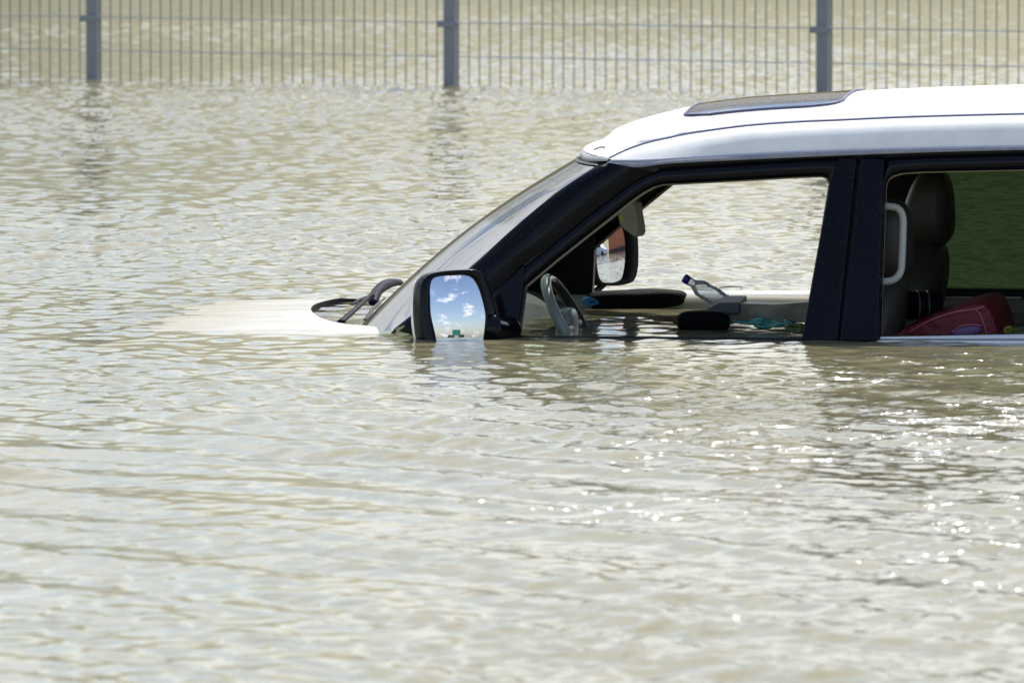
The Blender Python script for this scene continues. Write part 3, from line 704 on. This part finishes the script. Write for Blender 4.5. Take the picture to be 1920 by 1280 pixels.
tube('piping', [on(x, y, .322) for x, y in [(1784, 622), (1800, 612), (1822, 608.5), (1842, 610)]], .002, M['redseam'], rb, 6)
# dark rolled thing with rings
ro = empty('rolled_cable', mtx=MW); tag(ro, 'dark ribbed roll with two grey rings standing behind the driver seat', 'roll')
tube('roll', [on(1700, 572, .55), on(1765, 574, .58)], .05, M['foam'], ro, 20)
for px_ in (1721, 1739):
    c0 = on(px_, 574, .56); tube('ring', [c0 + .052*np.array([.25*math.cos(t), -math.cos(t), math.sin(t)]) for t in np.linspace(0, 2*math.pi, 24)], .0035, princ('grey_rubber_ring', (.05, .055, .06), .4), ro, 8)
sheet('yellow_packet', [(1884, 616), (1896, 614), (1899, 619), (1890, 623), (1883, 622)], .3, princ('yellow_plastic', (.20, .19, .01), .4), 'small yellow packet lying right of the red bag', 'packet', .01)

# ================================================================== WATER
NXC, NYR = 600, 1750
t_ = np.linspace(0, 1, NYR); Yr = 17.6*(78/17.6)**t_
HWf = lambda y: .0583*y*1.35 + 3.2
U = np.linspace(-1, 1, NXC)
Yg = np.repeat(Yr[:, None], NXC, 1); Xg = U[None, :]*HWf(Yg)
def rot_noise(seed, n, lmin, lmax, dirmean, spread, slope, power=1.0):
    r = np.random.default_rng(seed); out = []
    for _ in range(n):
        l = lmin*(lmax/lmin)**r.random(); th = dirmean + spread*r.normal(); k = 2*math.pi/l
        out.append((k*math.cos(th), k*math.sin(th), slope/math.sqrt(n)*1.41/k*(l/lmax)**(power-1), r.random()*6.28))
    return out
def ev(ws, sharp=0.0):
    z = np.zeros_like(Xg)
    for kx, ky, a, ph in ws:
        s = np.sin(kx*Xg + ky*Yg + ph); z += a*(s + sharp*(s*s-.5))
    return z
def lowf(seed, l, n=8):
    r = np.random.default_rng(seed); z = np.zeros_like(Xg)
    for _ in range(n):
        th = r.random()*6.28; k = 6.28/(l*(.6+.9*r.random())); z += np.sin(k*math.cos(th)*Xg + k*math.sin(th)*Yg*.45 + r.random()*6.28)
    return z/math.sqrt(n/2)
deg = math.radians
zA = ev(rot_noise(1, 44, .095, .31, deg(38), .30, .071) + rot_noise(21, 44, .095, .31, deg(138), .34, .071), .35)       # ripples running mostly toward/away
zB = ev(rot_noise(2, 30, .30, .85, deg(42), .18, .085), .35)       # oblique wind waves, foreground
zC = ev(rot_noise(3, 50, .06, .13, deg(90), .9, .035), .2)         # fine chop
M1 = np.clip(1 + .24*lowf(5, 5.0), .5, 1.6)*(1 + .5*np.clip((Yg-44)/14, 0, 1)); M2 = np.clip(1 + .6*lowf(6, 2.2), .15, 2.0)
near = np.clip((28.5 - Yg)/4, 0, 1)
Lx = (Xg-O[0])*XA[0] + (Yg-O[1])*XA[1]; Ly = (Xg-O[0])*Y0[0] + (Yg-O[1])*Y0[1]
inside = ((Lx > -1.15) & (Lx < REAR) & (Ly > -.0) & (Ly < W)).astype(float)
dnear = np.clip(-Ly, 0, 10)                                          # distance in front of the near side
lee = np.exp(-(dnear/1.9)**2)*(Ly < .1)*np.clip((Lx+2.5)/1.2, 0, 1)  # sheltered water by the near side
bon = (Lx <= -.95) & (Lx > -2.33) & (Ly > -.1) & (Ly < W+.2)
Zc = bonnet_z(Lx, Ly) + Ly*math.sin(ROLL)                         # bonnet height in world
bedge = np.interp(Ly, yy, bx)
on_bon = bon & (Lx < bedge)
in_cowl = bon & (Lx >= bedge)
depth = np.where(on_bon, np.clip(-Zc, 0, 1), 1.0)
depth = np.where(on_bon, depth + .3*np.clip((-Lx-1.75)/.6, 0, 1)**2, depth)
depth = np.where(in_cowl & (Ly > 0) & (Ly < W), .010, depth)
shoulder = (Lx > .52) & (Lx < REAR) & (Ly < .02) & (Ly > -.10)
depth = np.where(shoulder, np.clip(.004 - Ly*1.6, 0, 1)**1.0 + .004, depth)
depth = np.where((Lx > -1.1) & (Lx < REAR) & (Ly > .02), 1.0, depth)
side_f = np.clip(1 - np.abs(Ly-.86)/1.5, 0, 1)
calm = np.where(in_cowl, .55, 1.0)*np.where(on_bon, np.where(Zc > 0, np.clip(1 - Zc*75, .1, 1), np.clip((depth+.012)/.03, .55, 1)), 1.0)*np.where(inside > 0, .30, 1.0)*(1-.62*lee)
chop = np.clip((30.5 - Yg)/4, 0, 1)*(Ly < -.05)*np.clip((Xg/(Yg*.0583))*.8+.25, 0, 1)*np.clip(1+.5*lowf(9, 1.2), .1, 2)*np.clip((Yg-18.5)/5, .3, 1)
edge = np.clip((1-np.abs(U))[None, :]*6, 0, 1)*np.clip(t_[:, None]*25, 0, 1)*np.clip((1-t_[:, None])*25, 0, 1)
right = np.clip((Xg/np.maximum(HWf(Yg)-3.2, .1)*.8+.35), 0, 1)
Zw = (zA*M1*(1-.5*near) + zB*(.2+.75*near)*M2**.5 + zC*M2*(.8+.35*near*right))*calm*edge
V = np.stack([Xg, Yg, Zw], 2).reshape(-1, 3)
i0 = np.arange(NYR-1)[:, None]*NXC + np.arange(NXC-1)[None, :]
Fq = np.stack([i0, i0+1, i0+NXC+1, i0+NXC], 2).reshape(-1, 4)
# outer ring of big quads to the horizon, sharing the rim of the fine grid
nb = len(V); BIG = 4000.
rim_l = [r*NXC for r in range(NYR)]; rim_r = [r*NXC+NXC-1 for r in range(NYR)]
ex = []; eF = []
def addv(p): ex.append(p); return nb + len(ex) - 1
st = 25
ks = list(range(0, NYR-1, st)) + [NYR-1]
def skirt(rim, sg):
    cols = [[addv((V[rim[k]][0] + sg*20, V[rim[k]][1], 0)) for k in ks], [addv((sg*300., V[rim[k]][1], 0)) for k in ks], [addv((sg*BIG, V[rim[k]][1], 0)) for k in ks]]
    for i in range(len(ks)-1):
        mid = [rim[k] for k in range(ks[i], ks[i+1]+1)]
        p = mid + [cols[0][i+1], cols[0][i]]; ngs.append(p[::-1] if sg > 0 else p)
        for a in (0, 1):
            p = [cols[a][i], cols[a][i+1], cols[a+1][i+1], cols[a+1][i]]; ngs.append(p[::-1] if sg > 0 else p)
    return cols
ngs = []
Lc = skirt(rim_l, -1); Rc = skirt(rim_r, 1)
for e_, yf, rowk, fl_ in ((0, -25., 0, False), (-1, 25., NYR-1, True)):
    y0_ = V[rowk*NXC][1]; row = [rowk*NXC + k for k in range(NXC)]
    xs_ = [Lc[2][e_], Lc[1][e_], Lc[0][e_], row[0], row[-1], Rc[0][e_], Rc[1][e_], Rc[2][e_]]
    allv = np.vstack([V, np.array(ex)]); far1 = [addv((allv[q][0], y0_ + yf, 0)) for q in xs_]; far2 = [addv((allv[q][0], -BIG if yf < 0 else BIG, 0)) for q in xs_]
    for a in range(7):
        p = (row if a == 3 else [xs_[a], xs_[a+1]]) + [far1[a+1], far1[a]]; ngs.append(p if fl_ else p[::-1])
        p = [far1[a], far1[a+1], far2[a+1], far2[a]]; ngs.append(p if fl_ else p[::-1])
me = bpy.data.meshes.new('water')
Vall = np.vstack([V, np.array(ex)]); nq = len(Fq)
lt_ = [4]*nq + [len(g) for g in ngs]; li = np.concatenate([Fq.reshape(-1), np.concatenate([np.array(g) for g in ngs])])
me.vertices.add(len(Vall)); me.vertices.foreach_set('co', Vall.reshape(-1))
me.loops.add(len(li)); me.loops.foreach_set('vertex_index', li.astype(np.int32))
me.polygons.add(len(lt_)); me.polygons.foreach_set('loop_start', np.r_[0, np.cumsum(lt_)[:-1]].astype(np.int32)); me.polygons.foreach_set('loop_total', np.array(lt_, np.int32))
me.update(calc_edges=True); me.polygons.foreach_set('use_smooth', [True]*len(lt_))
at = me.attributes.new('depth', 'FLOAT', 'POINT'); at.data.foreach_set('value', np.r_[depth.reshape(-1), np.ones(len(ex))].astype(np.float32))
at = me.attributes.new('calm', 'FLOAT', 'POINT'); at.data.foreach_set('value', np.r_[(np.maximum(calm, .45)*np.clip(.5+.6*M2, 0, 1.5)).reshape(-1), np.ones(len(ex))].astype(np.float32))
at = me.attributes.new('chop', 'FLOAT', 'POINT'); at.data.foreach_set('value', np.r_[chop.reshape(-1), np.zeros(len(ex))].astype(np.float32))
at = me.attributes.new('open', 'FLOAT', 'POINT'); at.data.foreach_set('value', np.r_[(1-edge).reshape(-1), np.ones(len(ex))].astype(np.float32))
m, t = mat('muddy_flood_water')
o_ = N(t, 'ShaderNodeOutputMaterial'); tcn = N(t, 'ShaderNodeNewGeometry')
df = N(t, 'ShaderNodeBsdfDiffuse'); gl = N(t, 'ShaderNodeBsdfGlossy'); gl.inputs['Roughness'].default_value = .015
tr = N(t, 'ShaderNodeBsdfTransparent'); tr.inputs[0].default_value = (.93, .92, .87, 1)
fr = N(t, 'ShaderNodeFresnel'); fr.inputs[0].default_value = 1.333
nz = N(t, 'ShaderNodeTexNoise'); nz.inputs['Scale'].default_value = .35; nz.inputs['Detail'].default_value = 4; t.links.new(tcn.outputs['Position'], nz.inputs['Vector'])
x = N(t, 'ShaderNodeMix', data_type='RGBA'); x.inputs[6].default_value = (.192, .173, .095, 1); x.inputs[7].default_value = (.228, .208, .125, 1)
t.links.new(nz.outputs['Fac'], x.inputs[0]); t.links.new(x.outputs[2], df.inputs[0]); flat = N(t, 'ShaderNodeCombineXYZ'); flat.inputs[2].default_value = 1; t.links.new(flat.outputs[0], df.inputs['Normal'])
# ripples too fine for the mesh
mpn = N(t, 'ShaderNodeMapping'); mpn.inputs['Scale'].default_value = (.6, 1.25, 1); mpn.inputs['Rotation'].default_value = (0, 0, -.15); t.links.new(tcn.outputs['Position'], mpn.inputs[0])
n1 = N(t, 'ShaderNodeTexNoise'); n1.inputs['Scale'].default_value = 22; n1.inputs['Detail'].default_value = 3; n1.inputs['Roughness'].default_value = .55; t.links.new(mpn.outputs[0], n1.inputs['Vector'])
ac = N(t, 'ShaderNodeAttribute', attribute_name='calm'); ms = N(t, 'ShaderNodeMath', operation='MULTIPLY'); ms.inputs[1].default_value = .14; t.links.new(ac.outputs['Fac'], ms.inputs[0])
bm = N(t, 'ShaderNodeBump'); bm.inputs['Distance'].default_value = .006; t.links.new(ms.outputs[0], bm.inputs['Strength']); t.links.new(n1.outputs['Fac'], bm.inputs['Height'])
n3 = N(t, 'ShaderNodeTexNoise'); n3.inputs['Scale'].default_value = 50; n3.inputs['Detail'].default_value = 2; t.links.new(mpn.outputs[0], n3.inputs['Vector'])
ac3 = N(t, 'ShaderNodeAttribute', attribute_name='chop'); m6 = N(t, 'ShaderNodeVectorMath', operation='SUBTRACT'); m6.inputs[1].default_value = (.5, .5, .5); t.links.new(n3.outputs['Color'], m6.inputs[0])
n4 = N(t, 'ShaderNodeTexNoise'); n4.inputs['Scale'].default_value = 7; n4.inputs['Detail'].default_value = 3; t.links.new(mpn.outputs[0], n4.inputs['Vector'])
m4 = N(t, 'ShaderNodeMapRange'); m4.inputs[1].default_value = .50; m4.inputs[2].default_value = .66; t.links.new(n4.outputs['Fac'], m4.inputs[0])
m5 = N(t, 'ShaderNodeMath', operation='MULTIPLY'); t.links.new(m4.outputs[0], m5.inputs[0]); t.links.new(ac3.outputs['Fac'], m5.inputs[1]); m7 = N(t, 'ShaderNodeMath', operation='MULTIPLY'); m7.inputs[1].default_value = 6.5; t.links.new(m5.outputs[0], m7.inputs[0])
m8 = N(t, 'ShaderNodeVectorMath', operation='SCALE'); t.links.new(m6.outputs[0], m8.inputs[0]); t.links.new(m7.outputs[0], m8.inputs['Scale'])
m9 = N(t, 'ShaderNodeVectorMath', operation='ADD'); t.links.new(bm.outputs[0], m9.inputs[0]); t.links.new(m8.outputs[0], m9.inputs[1])
m10 = N(t, 'ShaderNodeVectorMath', operation='NORMALIZE'); n6 = N(t, 'ShaderNodeTexNoise'); n6.inputs['Scale'].default_value = 5; n6.inputs['Detail'].default_value = 3; t.links.new(mpn.outputs[0], n6.inputs['Vector'])
s6 = N(t, 'ShaderNodeVectorMath', operation='SUBTRACT'); s6.inputs[1].default_value = (.5, .5, .5); t.links.new(n6.outputs['Color'], s6.inputs[0])
a6 = N(t, 'ShaderNodeAttribute', attribute_name='open'); k6 = N(t, 'ShaderNodeMath', operation='MULTIPLY'); k6.inputs[1].default_value = .5; t.links.new(a6.outputs['Fac'], k6.inputs[0])
c6 = N(t, 'ShaderNodeVectorMath', operation='SCALE'); t.links.new(s6.outputs[0], c6.inputs[0]); t.links.new(k6.outputs[0], c6.inputs['Scale'])
d6 = N(t, 'ShaderNodeVectorMath', operation='ADD'); t.links.new(m9.outputs[0], d6.inputs[0]); t.links.new(c6.outputs[0], d6.inputs[1]); t.links.new(d6.outputs[0], m10.inputs[0])
t.links.new(m10.outputs[0], gl.inputs['Normal']); m11 = N(t, 'ShaderNodeMath', operation='MULTIPLY_ADD'); m11.inputs[1].default_value = .17; m11.inputs[2].default_value = .05; t.links.new(m5.outputs[0], m11.inputs[0]); t.links.new(m11.outputs[0], gl.inputs['Roughness']); t.links.new(bm.outputs[0], fr.inputs['Normal'])
ad = N(t, 'ShaderNodeAttribute', attribute_name='depth')
e1 = N(t, 'ShaderNodeMath', operation='MULTIPLY'); e1.inputs[1].default_value = -11; t.links.new(ad.outputs['Fac'], e1.inputs[0])
e2 = N(t, 'ShaderNodeMath', operation='EXPONENT'); t.links.new(e1.outputs[0], e2.inputs[0])
ma = N(t, 'ShaderNodeMixShader'); t.links.new(e2.outputs[0], ma.inputs[0]); t.links.new(df.outputs[0], ma.inputs[1]); t.links.new(tr.outputs[0], ma.inputs[2])
mb = N(t, 'ShaderNodeMixShader'); t.links.new(fr.outputs[0], mb.inputs[0]); t.links.new(ma.outputs[0], mb.inputs[1]); t.links.new(gl.outputs[0], mb.inputs[2])
t.links.new(mb.outputs[0], o_.inputs[0]); me.materials.append(m)
wat = bpy.data.objects.new('water', me); C.objects.link(wat); tag(wat, kind='structure')
# sandy embankment beyond the fence: its reflection gives the flat water its khaki tone
bxx = np.r_[np.linspace(-280, -46, 39), np.linspace(-44, 44, 182), np.linspace(46, 280, 39)]
rr = np.random.default_rng(4); bV = []; nB = 9
for x_ in bxx:
    y_ = 72.8 - .55*np.clip(x_, -60, 60)
    hgt = np.interp(x_, [-40, -6, 0, 5, 30], [6.6, 6.0, 4.2, 2.8, 4.6]) + .3*math.sin(x_*.9)+.2*math.sin(x_*2.3+1)
    for k in range(nB):
        f = k/(nB-1); z = -1.2 + (hgt+1.2)*math.sin(f*math.pi/2)**.9; bV.append((x_ + f*3, y_ + 9*f + rr.normal()*.12, z + (rr.normal()*.07 if f > .2 else 0)))
    bV.append((x_ + 30, y_ + 60, hgt + 1))
nB += 1; bF = [(i*nB+k, (i+1)*nB+k, (i+1)*nB+k+1, i*nB+k+1) for i in range(259) for k in range(nB-1)]
bank = mesh('embankment', bV, bF, princ('sandy_scrub_bank', (.60, .55, .375), .9, noise=(.6, (.52, .475, .315), .45, .65), bump=(4, .5, .1))); tag(bank, kind='structure')
# drowned ground
g = mesh('ground', [(-4000, -4000, -1.4), (4000, -4000, -1.4), (4000, 4000, -1.4), (-4000, 4000, -1.4)], [(0, 1, 2, 3)], princ('sandy_mud', (.28, .23, .15), .9), None, False); tag(g, kind='structure')

# ================================================================== FENCE
def fence_run(label, P0, d, npan, plen=2.46, zt=2.35, back=0, cell=.0703, group=None):
    f = empty('mesh_fence', loc=(float(P0[0]), float(P0[1]), 0)); tag(f, label, 'fence'); f.rotation_euler = (0, 0, math.atan2(d[1], d[0]))
    post0 = None
    for i in range(-back, npan-back+1):
        x = i*plen
        if post0 is None:
            o = box('post', (0, 0, zt/2-.6), (.073, .073, zt+1.2), M['fence'], f, .006); post0 = o
        else: o = post0.copy(); C.objects.link(o); o.parent = f
        o.location = (x, 0, 0); 
        for z in (.37, 1.1, 1.85):
            c_ = box('clip', (x, -.045, z), (.13, .02, .04), M['fence'], o, .004); c_.location = (-x, 0, 0)
    p0 = None
    for i in range(-back, npan-back):
        if p0 is None:
            V = []; Fc = []; mi = []
            def bar(c, s, k):
                b = len(V); h = np.array(s)/2
                for a_ in (-1, 1):
                    for b_ in (-1, 1):
                        for c_ in (-1, 1): V.append(np.array(c) + np.array([a_, b_, c_])*h)
                for q in [(0, 1, 3, 2), (4, 6, 7, 5), (0, 4, 5, 1), (2, 3, 7, 6), (0, 2, 6, 4), (1, 5, 7, 3)]: Fc.append(tuple(b+w for w in q)); mi.append(k)
            n = int((plen-.11)/cell); x0_ = (plen - n*cell)/2
            for k in range(n+1): bar((x0_+k*cell, -.045, zt/2-.5), (.0052, .0052, zt+.9), 0)
            for k in range(14):
                z = -.03 + .2045*k - .204*1
                if z < zt: bar((plen/2, -.051, z), (n*cell+.02, .0065, .0065), 1)
            p0 = o = mesh('mesh_panel', V, Fc, M['wire'], f, False, mats=[M['wire'], M['hwire']], fm=mi)
        else: o = p0.copy(); C.objects.link(o); o.parent = f
        o.location = (i*plen, 0, 0)
    return f
A = wz(176, 147.5); B = wz(1544.5, 173.5); dd = unit(B-A); PL = float(np.linalg.norm(B-A)/2)
fence_run('grey wire mesh fence with square posts standing in the water behind the car', A, dd, 12, PL, back=5)

# ================================================================== PLACES SEEN ONLY IN THE DOOR MIRRORS
def refl(px, py, P, n): d = unit(ray(px, py)); return d - 2*(d@n)*n
def along(px, py, c, n, Rc, dist):
    p = plane_pt(px, py, c, n); r = p - c; nn_ = unit(n + r/Rc); v = refl(px, py, p, nn_); return p + v*dist/np.linalg.norm(v[:2]), v
# road sign behind the camera
ps, vs_ = along(856, 622, cN, nN, 1.25, 120)
print('SIGN', ps, vs_)
rs_ = empty('road_sign', loc=(float(ps[0]), float(ps[1]), 0)); tag(rs_, 'green road sign board on two posts seen small in the near door mirror', 'sign')
rs_.rotation_euler = (0, 0, math.atan2(vs_[1], vs_[0]) - math.pi/2)
box('board', (0, 0, 3.4), (5.6, .12, 3.8), princ('green_sign_sheet', (.01, .16, .11), .4), rs_, .03)
for q in (-1.6, 1.6): box('post', (q, .2, .5), (.18, .18, 5.6), M['fence'], rs_, .02)
def bush(name, c, s, label, seed, group=None):
    r = np.random.default_rng(seed); n = 900; V = []; Fc = []
    root = empty(name, loc=tuple(map(float, c)))
    tag(root, label, 'bush', group)
    for i in range(n):
        v = r.normal(size=3); v /= np.linalg.norm(v); rad = r.random()**.35*(1+.25*math.sin(v[0]*5+seed)*math.sin(v[2]*6)); p = v*rad*np.array(s)/2; p[2] += s[2]/2
        a = unit(r.normal(size=3)); b = unit(np.cross(a, r.normal(size=3))); w = .11*(1+r.random()); k = len(V)
        V += [p-a*w, p+b*w*.5, p+a*w, p-b*w*.5]; Fc.append((k, k+1, k+2, k+3))
    mesh('crown', V, Fc, M['foliage'], root, False)
    tube('trunk', [(0, 0, -.5), (0, .05, s[2]*.5)], [.12, .05], M['bark'], root, 8)
M['foliage'] = princ('dark_green_leaves', (.035, .055, .02), .6, noise=(3, (.08, .11, .04), .4, .7)); M['bark'] = princ('brown_bark', (.12, .09, .06), .9)
for k, (px_, wh) in enumerate(((843, 'outermost on its left'), (849, 'touching its left post'), (863, 'touching its right post'), (868, 'outermost on its right'))):
    pb, vb = along(px_, 627, cN, nN, 1.25, 128)
    bush('bush', (pb[0], pb[1], 0), (2.6, 2.2, 2.4), f'low dark bush beside the green road sign in the near mirror, {wh}', 40+k, 'bushes by the road sign')
# lorry, hatchback, orange shed in the far mirror
def far_at(px, py, dist): return along(px, py, cF, nF, 1.9, dist)
pt, vt = far_at(1132, 470, 48); print('TRUCK', pt, vt, 'nF', nF)
az = math.atan2(vt[1], vt[0])
pw1, v1 = far_at(1142, 476, 44); pw2, v2 = far_at(1176, 476, 30)
shed = empty('brick_shed', loc=(float(pw1[0]), float(pw1[1]), 0)); tag(shed, 'long orange brown building with sloping roof seen in the far door mirror', 'building')
sdv = unit([pw2[0]-pw1[0], pw2[1]-pw1[1], 0]); SL = float(np.hypot(pw2[0]-pw1[0], pw2[1]-pw1[1])) + 14; shed.rotation_euler = (0, 0, math.atan2(sdv[1], sdv[0]))
nrm = np.array([-sdv[1], sdv[0]]); outw = 1 if (nrm @ (pw1[:2]-cF[:2])) > 0 else -1
print('SHED', pw1, pw2, SL, outw)
box('wall', (SL/2, outw*3, .9), (SL, 6, 2.6), princ('orange_brick', (.50, .16, .06), .8, noise=(1.5, (.36, .11, .05), .4, .7)), shed, .02)
rfv = [(-.4, outw*-.5, 2.15), (SL+.4, outw*-.5, 2.15), (SL+.4, outw*3, 3.6), (-.4, outw*3, 3.6), (-.4, outw*6.5, 2.15), (SL+.4, outw*6.5, 2.15)]
mesh('roof', rfv + [(p[0], p[1], p[2]+.12) for p in rfv], [(0, 1, 2, 3), (3, 2, 5, 4), (6, 9, 8, 7), (9, 10, 11, 8), (0, 6, 7, 1), (4, 5, 11, 10), (0, 3, 9, 6), (3, 4, 10, 9), (1, 7, 8, 2), (2, 8, 11, 5)], princ('orange_roof_sheet', (.50, .17, .06), .6), shed, False)
box('plinth', (SL/2, outw*-.06, .15), (SL, .1, .3), princ('dark_plinth', (.05, .03, .025), .8), shed, .01)
tk = empty('parked_lorry', loc=(float(pt[0]), float(pt[1]), -.3)); tag(tk, 'white lorry facing the water seen in the far door mirror', 'lorry'); tk.rotation_euler = (0, 0, az - math.pi/2)
lw = M['white']
cabp = [(-1.2, 0, .5), (-1.2, -.12, 1.6), (-1.15, .1, 2.9), (-1.1, .8, 3.1), (-1.1, 2, 3.1), (-1.2, 2, .5)]
box('cab', (0, 1.0, 1.75), (2.4, 2.0, 2.5), lw, tk, .15)
box('windscreen', (0, -.01, 2.15), (2.1, .06, .95), M['blackgloss'], tk, .03)
box('grille', (0, -.01, 1.05), (1.5, .06, .45), M['black'], tk, .02)
box('wind_deflector', (0, 1.3, 3.35), (2.1, 1.2, .8), lw, tk, .2)
box('cargo_box', (0, 5.6, 2.2), (2.5, 6.6, 2.6), lw, tk, .05)
for q in (-.85, .85):
    box('headlight', (q, -.02, .95), (.38, .06, .25), M['chrome'], tk, .03)
    for yq in (.9, 7.2):
        w_ = lathe('wheel', [(.1, -.15), (.5, -.15), (.5, .15), (.1, .15)], M['black'], tk, 20, Matrix.Translation((q*1.25, yq, .5)) @ Matrix.Rotation(math.pi/2, 4, 'Y'))
pc, vc = far_at(1125, 486, 36)
hb = empty('parked_car', loc=(float(pc[0]), float(pc[1]), -.3)); tag(hb, 'pale grey car parked in front of the white lorry, seen in the far door mirror', 'car'); hb.rotation_euler = (0, 0, math.atan2(vc[1], vc[0]) - math.pi/2 + .5)
cpaint = princ('silver_blue_paint', (.45, .52, .62), .25, coat=.5)
pf = [(-2.1, .35), (-2.1, .75), (-1.2, .95), (-.6, 1.42), (.8, 1.45), (1.6, 1.0), (2.1, .9), (2.1, .35)]
prism('body', [(x_, -.85, z_) for x_, z_ in pf], [(x_, .85, z_) for x_, z_ in pf], cpaint, hb, .08)
for s_ in (-.86, .86):
    prism('side_window', [(-1.0, s_, .98), (-.55, s_, 1.34), (.72, s_, 1.36), (1.3, s_, 1.02)], [(-1.0, s_*.99, .98), (-.55, s_*.99, 1.34), (.72, s_*.99, 1.36), (1.3, s_*.99, 1.02)], M['blackgloss'], hb, 0)
    for xq in (-1.3, 1.3): lathe('wheel', [(.05, -.1), (.32, -.1), (.32, .1), (.05, .1)], M['black'], hb, 18, Matrix.Translation((xq, s_, .33)) @ Matrix.Rotation(math.pi/2, 4, 'X'))
